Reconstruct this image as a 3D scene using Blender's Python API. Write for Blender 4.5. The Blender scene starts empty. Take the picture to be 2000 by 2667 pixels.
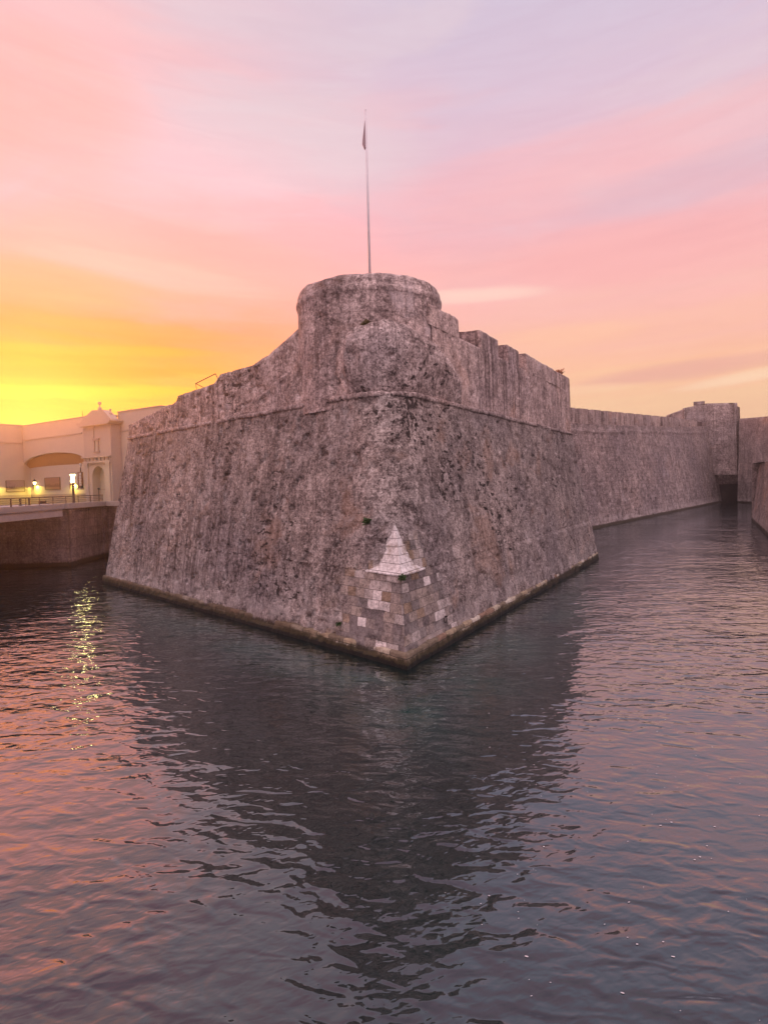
import bpy, bmesh, math, random
import numpy as np
from mathutils import Vector, Matrix, noise as mn

random.seed(7)
S = bpy.context.scene
COL = S.collection
R = math.radians

# ------------------------------------------------------------------ camera
ROLL, PITCH, EYE = R(1.4), math.atan(71.5 / 1650.0), 9.0
fw = Vector((0, math.cos(PITCH), -math.sin(PITCH)))
up0 = Vector((0, math.sin(PITCH), math.cos(PITCH)))
rt0 = Vector((1, 0, 0))
rt = math.cos(ROLL) * rt0 - math.sin(ROLL) * up0
up = math.sin(ROLL) * rt0 + math.cos(ROLL) * up0
cam = bpy.data.cameras.new('camera')
cam.sensor_fit = 'VERTICAL'; cam.sensor_height = 36.0; cam.sensor_width = 27.0
cam.lens = 1650.0 / 2667.0 * 36.0
cam.clip_start = 0.2; cam.clip_end = 6000
co = bpy.data.objects.new('camera', cam); COL.objects.link(co)
m = Matrix((rt, up, -fw)).transposed().to_4x4(); m.translation = (0, 0, EYE)
co.matrix_world = m
S.camera = co

# ------------------------------------------------------------------ view, world, sun
S.view_settings.view_transform = 'Standard'
S.view_settings.look = 'None'
S.view_settings.exposure = 0.0
S.view_settings.gamma = 1.0
S.cycles.max_bounces = 6
S.cycles.volume_bounces = 0
S.cycles.use_denoising = True
SUN_AZ, SUN_EL = R(-29), R(7.2)


def lin(c):
    return tuple(((v / 255) / 12.92 if v / 255 <= .04045 else ((v / 255 + .055) / 1.055) ** 2.4) for v in c) + (1.0,)


def c4(*c): return tuple(c) + (1.0,)


class NT:
    """small helper round a node tree"""
    def __init__(self, tree):
        self.t = tree; self.N = tree.nodes; self.L = tree.links; self.N.clear()

    def put(self, sock, v):
        if v is None: return
        if isinstance(v, bpy.types.NodeSocket): self.L.new(v, sock)
        else: sock.default_value = v

    def node(self, typ, **props):
        n = self.N.new(typ)
        for k, v in props.items(): setattr(n, k, v)
        return n

    def math(self, op, a, b=None, c=None, clamp=False):
        n = self.node('ShaderNodeMath', operation=op, use_clamp=clamp)
        self.put(n.inputs[0], a); self.put(n.inputs[1], b); self.put(n.inputs[2], c)
        return n.outputs[0]

    def vmul(self, v, s):
        n = self.node('ShaderNodeVectorMath', operation='MULTIPLY')
        self.put(n.inputs[0], v); n.inputs[1].default_value = s
        return n.outputs[0]

    def noise(self, v, scale, detail=4, rough=.55, dist=0.0, out='Fac'):
        n = self.node('ShaderNodeTexNoise')
        self.put(n.inputs['Vector'], v); n.inputs['Scale'].default_value = scale
        n.inputs['Detail'].default_value = detail; n.inputs['Roughness'].default_value = rough
        n.inputs['Distortion'].default_value = dist
        return n.outputs[out]

    def rng(self, v, a, b, c=0.0, d=1.0, smooth=True):
        n = self.node('ShaderNodeMapRange', interpolation_type='SMOOTHSTEP' if smooth else 'LINEAR')
        self.put(n.inputs[0], v)
        for i, x in enumerate((a, b, c, d)): n.inputs[i + 1].default_value = x
        return n.outputs[0]

    def ramp(self, v, stops, interp='LINEAR'):
        n = self.node('ShaderNodeValToRGB'); cr = n.color_ramp; cr.interpolation = interp
        while len(cr.elements) < len(stops): cr.elements.new(0.5)
        for e, (p, c) in zip(cr.elements, stops):
            e.position = p; e.color = c if len(c) == 4 else tuple(c) + (1.0,)
        self.put(n.inputs[0], v)
        return n.outputs[0]

    def mix(self, f, a, b, blend='MIX'):
        n = self.node('ShaderNodeMix', data_type='RGBA', blend_type=blend)
        self.put(n.inputs[0], f); self.put(n.inputs[6], a); self.put(n.inputs[7], b)
        return n.outputs[2]

    def comb(self, x, y, z=0.0):
        n = self.node('ShaderNodeCombineXYZ')
        for i, v in enumerate((x, y, z)): self.put(n.inputs[i], v)
        return n.outputs[0]

    def sep(self, v):
        n = self.node('ShaderNodeSeparateXYZ'); self.put(n.inputs[0], v)
        return n.outputs




world = bpy.data.worlds.new('World'); S.world = world; world.use_nodes = True
w = NT(world.node_tree)
tc = w.node('ShaderNodeTexCoord')
dx, dy, dz = w.sep(tc.outputs['Generated'])
az = w.math('ARCTAN2', dx, dy)                       # radians, left of view is negative
el = w.math('ARCSINE', dz)
elq = w.math('DIVIDE', el, math.pi / 2)
els = w.math('SUBTRACT', el, w.math('MULTIPLY', w.math('MULTIPLY', az, az), .09))   # bands sag towards the middle
sv = w.comb(w.math('MULTIPLY', az, 1.3), w.math('MULTIPLY', els, 8.0), 2.3)
nA = w.noise(sv, 1.5, 6, .58, .5)                    # long cloud bands
nB = w.noise(w.comb(w.math('MULTIPLY', az, 2.2), w.math('MULTIPLY', els, 22.0), 7.7), 1.4, 6, .6, .5)
nC = w.noise(w.comb(w.math('MULTIPLY', az, 1.5), w.math('MULTIPLY', els, 3.4), 4.1), 1.5, 4, .55, .6)
low = w.rng(el, R(20), R(7))
elw = w.math('ADD', elq, w.math('MULTIPLY', w.math('SUBTRACT', nA, .5), .045))
elw = w.math('ADD', elw, w.math('MULTIPLY', w.math('MULTIPLY', w.math('SUBTRACT', nB, .5), .08), low))
left = w.ramp(elw, [(0, lin((255, 160, 36))), (.07, lin((255, 176, 34))), (.088, lin((255, 200, 40))), (.104, lin((255, 180, 38))),
                    (.122, lin((255, 172, 48))), (.148, lin((255, 166, 96))), (.185, lin((255, 192, 168))), (.25, lin((254, 198, 190))),
                    (.33, lin((252, 200, 196))), (.415, lin((250, 202, 204))), (.5, lin((250, 172, 184))), (.62, lin((236, 176, 190))), (1, lin((178, 164, 198)))])
right = w.ramp(elw, [(0, lin((244, 196, 160))), (.075, lin((248, 206, 164))), (.1, lin((252, 198, 162))), (.135, lin((250, 194, 172))),
                     (.175, lin((248, 192, 184))), (.225, lin((242, 188, 192))), (.28, lin((232, 194, 206))), (.33, lin((222, 198, 214))), (.415, lin((210, 198, 217))),
                     (.5, lin((226, 184, 202))), (.62, lin((214, 178, 198))), (1, lin((166, 158, 194)))])
azn = w.math('ADD', az, w.math('MULTIPLY', w.math('SUBTRACT', nC, .5), .35))
fL = w.math('MULTIPLY', w.rng(azn, R(8), R(-27)), w.rng(el, R(60), R(30), .35, 1))
skyc = w.mix(fL, right, left)
# pale grey veils, pink and cream streaks
veil = w.math('MULTIPLY', w.rng(nC, .47, .66), w.rng(el, R(15), R(24)))
skyc = w.mix(w.math('MULTIPLY', veil, .55), skyc, lin((229, 208, 215)))
pk = w.math('MULTIPLY', w.rng(nA, .5, .66), w.math('MULTIPLY', w.rng(el, R(10), R(15)), w.rng(el, R(36), R(26))))
skyc = w.mix(w.math('MULTIPLY', pk, .3), skyc, lin((254, 188, 182)))
wob = w.math('MULTIPLY', w.math('SUBTRACT', nB, .5), .05)


def band(base, a0, e0, sa, se, slope, col, f):
    """one soft cloud streak centred on azimuth a0, elevation e0 (degrees)"""
    da = w.math('SUBTRACT', az, R(a0))
    de = w.math('ADD', w.math('SUBTRACT', w.math('SUBTRACT', el, R(e0)), w.math('MULTIPLY', da, slope)), w.math('MULTIPLY', wob, min(1, se / 2.5)))
    q = w.math('ADD', w.math('POWER', w.math('DIVIDE', da, R(sa)), 2), w.math('POWER', w.math('DIVIDE', de, R(se)), 2))
    return w.mix(w.math('MULTIPLY', w.rng(w.math('ADD', q, w.math('MULTIPLY', w.math('SUBTRACT', nA, .5), 1.2)), 1.25, 0), f), base, lin(col))


for bd in ((-11, 27, 17, 5.5, .03, (226, 212, 217), .8), (20, 25.2, 22, 2.6, .07, (251, 188, 188), .45), (26, 22.4, 12, 2.2, .08, (220, 186, 198), .55),
           (23, 18, 16, 2.6, .03, (250, 178, 175), .45), (8.6, 16, 7, .8, 0, (254, 220, 202), .75), (-19, 17.6, 11, 1.2, -.12, (253, 210, 190), .55),
           (-27, 16.2, 9, 2.0, -.06, (255, 184, 120), .5), (-28, 28, 10, 5, 0, (255, 188, 170), .5), (-13, 19.8, 9, 1.4, -.08, (255, 188, 176), .5),
           (-26, 8.0, 12, .7, .04, (255, 214, 50), .9), (-26, 9.6, 12, .6, .03, (255, 160, 40), .6), (-24, 11.4, 11, .5, .02, (255, 190, 60), .6), (-20, 13.2, 10, .6, -.04, (255, 180, 96), .5),
           (26, 8.6, 10, .8, .06, (230, 172, 162), .6), (29, 7.6, 5, .5, .1, (255, 222, 186), .8), (17, 7.6, 6, .5, .03, (255, 214, 174), .6), (16, 12.2, 7, 1.1, 0, (253, 200, 166), .6)):
    skyc = band(skyc, *bd)
wisp = w.noise(w.comb(w.math('MULTIPLY', az, 3.5), w.math('MULTIPLY', els, 30.0), 1.7), 1.6, 9, .68, .8)
skyc = w.mix(1.0, skyc, w.ramp(wisp, [(.3, c4(.975, .955, .965)), (.5, c4(1, 1, 1)), (.7, c4(1.02, 1.04, 1.03))]), 'MULTIPLY')
skyc = w.mix(1.0, skyc, w.mix(w.rng(el, R(16), R(36)), w.mix(fL, (1.04, .98, 1.0, 1), (1.6, .98, 1.0, 1)), (1.0, .98, 1.0, 1)), 'MULTIPLY')
# sky behind the photographer: dusk lavender
fB = w.rng(w.math('ABSOLUTE', az), R(60), R(110))
back = w.ramp(elq, [(0, lin((186, 160, 176))), (.2, lin((222, 188, 190))), (.5, lin((218, 198, 204))), (1, lin((190, 176, 190)))])
skyc = w.mix(fB, skyc, w.mix(1.0, back, w.ramp(elq, [(0, c4(.25, .25, .26)), (.25, c4(.45, .44, .45)), (.5, c4(.85, .83, .85)), (.62, c4(1, .98, 1))]), 'MULTIPLY'))
high = w.rng(el, R(58), R(76))
skyc = w.mix(high, skyc, lin((222, 203, 206)))
skyc = w.mix(1.0, skyc, w.mix(w.math('MAXIMUM', fB, high), (1, 1, 1, 1), (3.4, 3.4, 3.4, 1)), 'MULTIPLY')
skyt = w.node('ShaderNodeTexSky', sky_type='NISHITA')
skyt.sun_disc = False; skyt.sun_elevation = SUN_EL; skyt.sun_rotation = SUN_AZ
bg1 = w.node('ShaderNodeBackground'); w.put(bg1.inputs[0], skyc); bg1.inputs[1].default_value = 1.0
bg2 = w.node('ShaderNodeBackground'); w.put(bg2.inputs[0], skyt.outputs[0]); bg2.inputs[1].default_value = 0.004
ad = w.node('ShaderNodeAddShader'); w.L.new(bg1.outputs[0], ad.inputs[0]); w.L.new(bg2.outputs[0], ad.inputs[1])
wo = w.node('ShaderNodeOutputWorld'); w.L.new(ad.outputs[0], wo.inputs[0])

sl = bpy.data.lights.new('sun', 'SUN'); sl.energy = 1.25; sl.angle = R(0.5); sl.color = (1.0, .32, .06)
so = bpy.data.objects.new('sun', sl); COL.objects.link(so)
sd = Vector((math.sin(SUN_AZ) * math.cos(SUN_EL), math.cos(SUN_AZ) * math.cos(SUN_EL), math.sin(SUN_EL)))
so.rotation_euler = (-sd).to_track_quat('-Z', 'Y').to_euler()
so.location = sd * 400


# ------------------------------------------------------------------ helpers
def mesh_obj(name, verts, faces, mat=None, parent=None, uvs=None, smooth=False, loc=None):
    me = bpy.data.meshes.new(name)
    me.from_pydata([tuple(v) for v in verts], [], [tuple(f) for f in faces])
    if uvs is not None:
        ul = me.uv_layers.new(name='UVMap')
        li = np.empty(len(me.loops), dtype=np.int32); me.loops.foreach_get('vertex_index', li)
        ul.data.foreach_set('uv', np.asarray(uvs, dtype=np.float32)[li].ravel())
    if smooth: me.polygons.foreach_set('use_smooth', [True] * len(me.polygons))
    if mat: me.materials.append(mat)
    me.update()
    o = bpy.data.objects.new(name, me); COL.objects.link(o)
    if parent: o.parent = parent
    return o


def tag(o, label, cat, group=None):
    o['label'] = label; o['category'] = cat
    if group: o['group'] = group
    return o


def thing(name, label, cat, group=None, loc=(0, 0, 0)):
    o = bpy.data.objects.new(name, None); COL.objects.link(o); o.location = loc
    return tag(o, label, cat, group)


def struct(o): o['kind'] = 'structure'; return o


def grid_faces(nr, nc, off=0, flip=False):
    f = []
    for i in range(nr - 1):
        for j in range(nc - 1):
            a = off + i * nc + j
            q = (a, a + 1, a + nc + 1, a + nc)
            f.append(q[::-1] if flip else q)
    return f


class MB:
    """collects boxes, lathes and prisms with metre UVs; build() links them as one mesh object"""
    def __init__(self): self.v, self.f, self.uv = [], [], []

    def add(self, v, f, uv=None):
        o = len(self.v); self.v += [Vector(p) for p in v]
        self.f += [tuple(i + o for i in q) for q in f]
        self.uv += list(uv) if uv is not None else [(p[0] + p[1], p[2]) for p in v]

    def box(self, c, sx, sy, sz, rot=0.0, taper=0.0, bev=0.0):
        """box of size sx,sy,sz, base centre c, turned by rot about z"""
        bm = bmesh.new(); bmesh.ops.create_cube(bm, size=1)
        for v in bm.verts:
            k = 1 - taper * (v.co.z + .5)
            v.co = Vector((v.co.x * sx * k, v.co.y * sy * k, (v.co.z + .5) * sz))
        if bev: bmesh.ops.bevel(bm, geom=bm.edges[:], offset=bev, segments=1, affect='EDGES')
        self._bm(bm, Matrix.Translation(c) @ Matrix.Rotation(rot, 4, 'Z'))

    def _bm(self, bm, M):
        bm.transform(M); bm.verts.index_update()
        self.add([v.co.copy() for v in bm.verts], [[v.index for v in f.verts] for f in bm.faces]); bm.free()

    def tube(self, a, b, r1, r2=None, n=10):
        a, b = Vector(a), Vector(b); d = b - a
        bm = bmesh.new()
        bmesh.ops.create_cone(bm, cap_ends=True, segments=n, radius1=r1, radius2=r1 if r2 is None else r2, depth=d.length)
        self._bm(bm, Matrix.Translation((a + b) / 2) @ d.to_track_quat('Z', 'Y').to_matrix().to_4x4())

    def ball(self, c, r, sz=1.0, n=14):
        bm = bmesh.new(); bmesh.ops.create_uvsphere(bm, u_segments=n, v_segments=n // 2 + 2, radius=r)
        self._bm(bm, Matrix.Translation(c) @ Matrix.Diagonal((1, 1, sz, 1)))

    def lathe(self, c, prof, n=20):
        v, f = [], []
        for (r, z) in prof:
            for k in range(n):
                a = 2 * math.pi * k / n; v.append((c[0] + r * math.cos(a), c[1] + r * math.sin(a), c[2] + z))
        for i in range(len(prof) - 1):
            for k in range(n):
                a = i * n + k; b = i * n + (k + 1) % n; f.append((a, b, b + n, a + n))
        f.append(tuple(range(n))[::-1]); f.append(tuple((len(prof) - 1) * n + k for k in range(n)))
        self.add(v, f)

    def prism(self, pts, o, ux, uz, un, depth):
        """polygon pts (x,z) in the frame o,ux,uz pushed along un by depth"""
        o, ux, uz, un = Vector(o), Vector(ux), Vector(uz), Vector(un)
        n = len(pts)
        a = [o + ux * x + uz * z for x, z in pts]; b = [p + un * depth for p in a]
        f = [tuple(range(n)), tuple(range(2 * n - 1, n - 1, -1))]
        f += [(i, i + n, (i + 1) % n + n, (i + 1) % n) for i in range(n)]
        self.add(a + b, f)

    def build(self, name, mat, parent=None, smooth=False):
        o = mesh_obj(name, self.v, self.f, mat, parent, self.uv, smooth)
        bm = bmesh.new(); bm.from_mesh(o.data); bmesh.ops.recalc_face_normals(bm, faces=bm.faces); bm.to_mesh(o.data); bm.free()
        return o


def fr(p, sc, octv=4):
    return mn.fractal(Vector(p) * sc, 0.9, 2.1, octv, noise_basis='PERLIN_ORIGINAL')


# ------------------------------------------------------------------ materials
def new_mat(name):
    mt = bpy.data.materials.new(name); mt.use_nodes = True
    return mt, NT(mt.node_tree)


def finish(t, col, rough, bump=None, bstr=.5, bdist=.1, metal=0.0, spec=.3, emit=None, estr=0):
    p = t.node('ShaderNodeBsdfPrincipled'); t.put(p.inputs['Base Color'], col); t.put(p.inputs['Roughness'], rough)
    p.inputs['Metallic'].default_value = metal; p.inputs['Specular IOR Level'].default_value = spec
    if bump is not None:
        b = t.node('ShaderNodeBump'); b.inputs['Strength'].default_value = bstr; b.inputs['Distance'].default_value = bdist
        t.put(b.inputs['Height'], bump); t.L.new(b.outputs[0], p.inputs['Normal'])
    if emit is not None:
        t.put(p.inputs['Emission Color'], emit); p.inputs['Emission Strength'].default_value = estr
    o = t.node('ShaderNodeOutputMaterial'); t.L.new(p.outputs[0], o.inputs[0])


def plain(name, col, rough=.6, metal=0.0, var=.25, sc=6.0, spec=.3):
    mt, t = new_mat(name)
    pos = t.node('ShaderNodeNewGeometry').outputs['Position']
    n = t.noise(pos, sc, 5, .6)
    a = c4(*[x * (1 - var) for x in col]); b = c4(*[min(1, x * (1 + var)) for x in col])
    finish(t, t.mix(n, a, b), rough, n, .25, .02, metal, spec)
    return mt


def stone(name, tint=(1, 1, 1), sc=1.0, pit=1.0, streak=1.0, tide=True, masonry=False, rust=1.0, courses=0.0, bright=1.0, smoothish=0.0, bw=1.3):
    mt, t = new_mat(name)
    pos = t.node('ShaderNodeNewGeometry').outputs['Position']
    px, py, pz = t.sep(pos)
    uvn = t.node('ShaderNodeUVMap', uv_map='UVMap').outputs[0]
    ux, uy, _ = t.sep(uvn)
    big = t.noise(pos, .11 * sc, 4, .6, .3)
    mid = t.noise(pos, .8 * sc, 7, .7, .15)
    fine = t.noise(pos, 4.2 * sc, 9, .78, .1)
    grit = t.noise(pos, 10.0 * sc, 4, .75)
    v = t.math('MULTIPLY_ADD', fine, .6, t.math('MULTIPLY', grit, .4))
    v = t.math('ADD', v, t.math('MULTIPLY', t.math('SUBTRACT', mid, .5), .34))
    k = .5 * (1 - smoothish)
    v = t.math('ADD', .5, t.math('MULTIPLY', t.math('SUBTRACT', v, .5), 1 - smoothish * .6))
    v = t.math('ADD', .5, t.math('MULTIPLY', t.math('SUBTRACT', v, .5), 2.0))
    col = t.ramp(v, [(.26, c4(.05, .04, .04)), (.4, c4(.15, .125, .125)), (.5, c4(.27, .235, .23)), (.6, c4(.41, .365, .36)), (.74, c4(.62, .57, .56))])
    # broad light and dark weathering
    col = t.mix(1.0, col, t.ramp(big, [(.32, c4(.74, .74, .78)), (.5, c4(.95, .94, .93)), (.66, c4(1.18, 1.14, 1.1))]), 'MULTIPLY')
    # warm patches of exposed rubble and old render
    wn = t.rng(t.noise(t.vmul(pos, (1, 1, 1.25)), .2 * sc, 6, .62, .5), .54, .68)
    col = t.mix(t.math('MULTIPLY', wn, .62 * rust), col, t.mix(fine, c4(.2, .12, .085), c4(.56, .37, .27)))
    # pale lime bloom
    ln = t.rng(t.noise(t.vmul(pos, (1, 1, 1.0)), .34 * sc, 7, .72, .2), .57, .66)
    col = t.mix(t.math('MULTIPLY', ln, .45), col, t.mix(grit, c4(.36, .33, .34), c4(.62, .59, .6)))
    # runs of dirt washed down the face
    st = t.noise(t.comb(t.math('MULTIPLY', ux, 2.4 * sc), t.math('MULTIPLY', uy, .07 * sc)), 1.0, 5, .62, .25)
    stm = t.math('MULTIPLY', t.rng(st, .47, .6), t.rng(t.noise(uvn, .09 * sc, 3, .5), .4, .58, .3, 1.0))
    if masonry: stm = t.math('MULTIPLY', stm, t.rng(ux, -10, -24, .5, 1.0))
    col = t.mix(t.math('MULTIPLY', stm, .75 * streak), col, t.mix(.9, col, c4(.33, .3, .3), 'MULTIPLY'))
    # holes where stones have dropped out
    pn = t.noise(t.vmul(pos, (1, 1, 1.5)), 1.5 * sc, 6, .66, .0)
    pm = t.rng(t.noise(pos, .16 * sc, 3, .5), .4, .62, -.05, .06)
    if masonry:                                                  # the salient's upper courses have lost most stones
        wear = t.math('MULTIPLY', t.math('MULTIPLY', t.rng(ux, -3.5, 1.0), t.rng(ux, 19, 9)), t.math('MULTIPLY', t.rng(uy, 5.5, 9.0), t.rng(uy, 14.6, 13.6)))
        pm = t.math('ADD', pm, t.math('MULTIPLY', wear, .05))
        pl = t.noise(t.comb(t.math('MULTIPLY', ux, 1.15), t.math('MULTIPLY', uy, 2.3)), 1.25, 5, .62)
        pn = t.math('ADD', t.math('MULTIPLY', pn, .45), t.math('MULTIPLY', pl, .58))
    pits = t.rng(t.math('ADD', pn, pm), .628, .645)
    pn2 = t.rng(t.noise(t.vmul(pos, (1, 1, 1.3)), 4.6 * sc, 3, .65), .62, .66)
    pits = t.math('MAXIMUM', pits, t.math('MULTIPLY', pn2, t.rng(t.noise(pos, .3 * sc, 2, .5), .35, .6, .35, 1)))
    pits = t.math('MULTIPLY', pits, pit)
    col = t.mix(t.math('MULTIPLY', pits, .93), col, c4(.03, .024, .024))
    hgt = t.math('SUBTRACT', t.math('MULTIPLY_ADD', fine, .6, t.math('MULTIPLY', grit, .22)), t.math('MULTIPLY', pits, .45))
    if courses:
        bk = t.node('ShaderNodeTexBrick'); t.put(bk.inputs['Vector'], uvn)
        bk.inputs['Scale'].default_value = 1.0; bk.inputs['Brick Width'].default_value = bw / sc; bk.inputs['Row Height'].default_value = bw * .46 / sc
        bk.inputs['Mortar Size'].default_value = .03 / sc; bk.inputs['Mortar Smooth'].default_value = .4
        bk.inputs['Color1'].default_value = c4(.75, .75, .75); bk.inputs['Color2'].default_value = c4(1.1, 1.1, 1.1); bk.inputs['Mortar'].default_value = c4(.45, .42, .42)
        col = t.mix(courses, col, t.mix(1.0, col, bk.outputs['Color'], 'MULTIPLY'))
        hgt = t.math('SUBTRACT', hgt, t.math('MULTIPLY', bk.outputs['Fac'], .3 * courses))
    if masonry:
        # squared blocks laid round the salient, worn edges, every block its own tone
        jit = t.noise(uvn, 1.3, 3, .5, out='Color')
        jx, jy, _ = t.sep(jit)
        bu = t.math('ADD', ux, t.math('MULTIPLY', t.math('SUBTRACT', jx, .5), .10))
        bv = t.math('ADD', uy, t.math('MULTIPLY', t.math('SUBTRACT', jy, .5), .08))
        bvec = t.comb(bu, bv)
        bk = t.node('ShaderNodeTexBrick'); t.put(bk.inputs['Vector'], bvec)
        bk.offset = .5; bk.squash = .8; bk.squash_frequency = 3
        bk.inputs['Scale'].default_value = 1.0; bk.inputs['Brick Width'].default_value = .86; bk.inputs['Row Height'].default_value = .5
        bk.inputs['Mortar Size'].default_value = .014; bk.inputs['Mortar Smooth'].default_value = .3; bk.inputs['Bias'].default_value = 0.0
        bk.inputs['Color1'].default_value = c4(0, 0, 0); bk.inputs['Color2'].default_value = c4(1, 1, 1); bk.inputs['Mortar'].default_value = c4(.5, .5, .5)
        tone = t.ramp(bk.outputs['Color'], [(0, c4(.16, .14, .145)), (.22, c4(.29, .25, .235)), (.42, c4(.21, .19, .19)), (.56, c4(.36, .31, .28)), (.72, c4(.28, .21, .155)),
                                            (.8, c4(.46, .42, .41)), (.91, c4(.72, .68, .68))], 'CONSTANT')
        tone = t.mix(1.0, tone, t.ramp(v, [(.26, c4(.35, .34, .34)), (.5, c4(.95, .95, .95)), (.74, c4(1.4, 1.4, 1.4))]), 'MULTIPLY')
        tone = t.mix(bk.outputs['Fac'], tone, c4(.09, .075, .07))
        au = t.math('ABSOLUTE', ux)
        lim = t.math('ADD', t.math('MULTIPLY', uy, -.6), t.math('MULTIPLY_ADD', t.noise(uvn, .45, 5, .7), 9.0, 4.0))
        msk = t.math('MULTIPLY', t.rng(t.math('SUBTRACT', lim, au), -.2, 2.2), t.rng(t.math('SUBTRACT', t.math('ADD', uy, t.math('MULTIPLY', fine, 1.2)), t.math('MULTIPLY', t.rng(ux, .3, 2.0), 1.5)), 6.2, 5.0))
        col = t.mix(t.math('MULTIPLY', msk, .86), col, tone)
        hgt = t.math('SUBTRACT', hgt, t.math('MULTIPLY', t.math('MULTIPLY', bk.outputs['Fac'], msk), .4))
    if tide:
        # salt bloom above the water, then the dark weed line
        zz = t.math('ADD', pz, t.math('MULTIPLY', t.math('SUBTRACT', mid, .5), 1.6))
        salt = t.math('MULTIPLY', t.rng(zz, .5, .9), t.rng(zz, 2.6, 1.2))
        salt = t.math('MULTIPLY', salt, t.rng(t.noise(pos, .7, 5, .65), .4, .62))
        col = t.mix(t.math('MULTIPLY', salt, .5), col, t.mix(fine, c4(.3, .27, .27), c4(.6, .57, .57)))
        z2 = t.math('ADD', pz, t.math('MULTIPLY', t.math('SUBTRACT', fine, .5), .5))
        weed = t.rng(z2, .7, .4)
        col = t.mix(t.math('MULTIPLY', weed, .94), col, t.mix(grit, c4(.012, .011, .01), c4(.06, .05, .03)))
    col = t.mix(1.0, col, c4(*[x * bright for x in tint]), 'MULTIPLY')
    finish(t, col, .92, hgt, .6, .10 / sc, spec=.15)
    return mt


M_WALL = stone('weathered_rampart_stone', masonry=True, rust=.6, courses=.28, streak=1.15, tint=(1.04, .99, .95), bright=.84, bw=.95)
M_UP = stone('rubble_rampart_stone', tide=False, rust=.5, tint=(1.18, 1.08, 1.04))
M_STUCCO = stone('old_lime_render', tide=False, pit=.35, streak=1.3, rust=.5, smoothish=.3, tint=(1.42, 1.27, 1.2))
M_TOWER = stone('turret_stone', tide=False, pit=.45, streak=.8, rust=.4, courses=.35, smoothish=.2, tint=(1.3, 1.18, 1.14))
M_CURT = stone('curtain_wall_stone', sc=.7, pit=.6, rust=.15, streak=.6, courses=.6, bright=.88, tint=(1.2, 1.1, 1.08))
M_FAR = stone('far_bastion_stone', sc=.45, pit=.4, rust=.25, streak=.7, courses=.5, smoothish=.2, tint=(1.25, 1.14, 1.12))


M_DK = stone('shaded_embrasure_stone', tide=False, sc=.7, pit=.3, rust=.6, smoothish=.4, tint=(.42, .32, .31))  # embrasure shade put into the dark tint


def plinth_mat():
    mt, t = new_mat('tidal_plinth_stone')
    pos = t.node('ShaderNodeNewGeometry').outputs['Position']; pz = t.sep(pos)[2]
    uvn = t.node('ShaderNodeUVMap', uv_map='UVMap').outputs[0]; ux = t.sep(uvn)[0]
    bk = t.node('ShaderNodeTexBrick'); t.put(bk.inputs['Vector'], uvn)
    bk.inputs['Scale'].default_value = 1.0; bk.inputs['Brick Width'].default_value = 1.25; bk.inputs['Row Height'].default_value = .5
    bk.inputs['Mortar Size'].default_value = .022; bk.inputs['Color1'].default_value = c4(0, 0, 0); bk.inputs['Color2'].default_value = c4(1, 1, 1)
    bk.inputs['Mortar'].default_value = c4(.3, .3, .3)
    f = t.noise(pos, 3.0, 8, .72); g = t.noise(pos, .5, 4, .6)
    col = t.ramp(bk.outputs['Color'], [(0, c4(.2, .155, .11)), (.3, c4(.36, .28, .19)), (.5, c4(.27, .17, .12)), (.7, c4(.46, .39, .3)), (.88, c4(.56, .5, .42))], 'CONSTANT')
    col = t.mix(1.0, col, t.ramp(f, [(.3, c4(.45, .45, .45)), (.7, c4(1.2, 1.2, 1.2))]), 'MULTIPLY')
    col = t.mix(bk.outputs['Fac'], col, c4(.05, .04, .035))
    # weed: the left face is overgrown, the right one scrubbed clean above the tide
    grow = t.math('MULTIPLY', t.rng(ux, -4.5, -11, 0, 1), t.rng(g, .25, .6, .55, 1))
    col = t.mix(t.math('MULTIPLY', grow, .82), col, t.mix(f, c4(.02, .014, .01), c4(.12, .08, .045)))
    z2 = t.math('ADD', pz, t.math('MULTIPLY', t.math('SUBTRACT', f, .5), .5))
    z3 = t.math('ADD', z2, t.math('MULTIPLY', t.math('SUBTRACT', g, .5), .5))
    col = t.mix(t.rng(z3, .62, .36), col, t.mix(f, c4(.008, .008, .006), c4(.07, .052, .022)))
    col = t.mix(t.rng(z2, .3, .16), col, c4(.006, .006, .005))
    finish(t, col, .8, t.math('SUBTRACT', f, t.math('MULTIPLY', bk.outputs['Fac'], .5)), .7, .1)
    return mt


M_PLINTH = plinth_mat()


def pale_mat():
    mt, t = new_mat('pale_limestone')
    pos = t.node('ShaderNodeNewGeometry').outputs['Position']
    f = t.noise(pos, 3.5, 8, .7); g = t.noise(pos, 1.1, 4, .6)
    col = t.ramp(f, [(.3, c4(.22, .19, .18)), (.47, c4(.55, .51, .5)), (.7, c4(.8, .76, .75))])
    col = t.mix(t.rng(g, .5, .66, 0, .75), col, c4(.3, .235, .19))
    col = t.mix(t.rng(t.noise(pos, 6.0, 5, .7), .56, .68, 0, .6), col, c4(.14, .115, .105))
    uvn = t.node('ShaderNodeUVMap', uv_map='UVMap').outputs[0]
    bk = t.node('ShaderNodeTexBrick'); t.put(bk.inputs['Vector'], uvn); bk.inputs['Scale'].default_value = 1.0; bk.inputs['Brick Width'].default_value = .62; bk.inputs['Row Height'].default_value = .41
    bk.inputs['Mortar Size'].default_value = .018; bk.inputs['Mortar Smooth'].default_value = .3
    col = t.mix(t.math('MULTIPLY', bk.outputs['Fac'], .85), col, c4(.1, .08, .075))
    finish(t, col, .85, f, .6, .06)
    return mt


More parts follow.
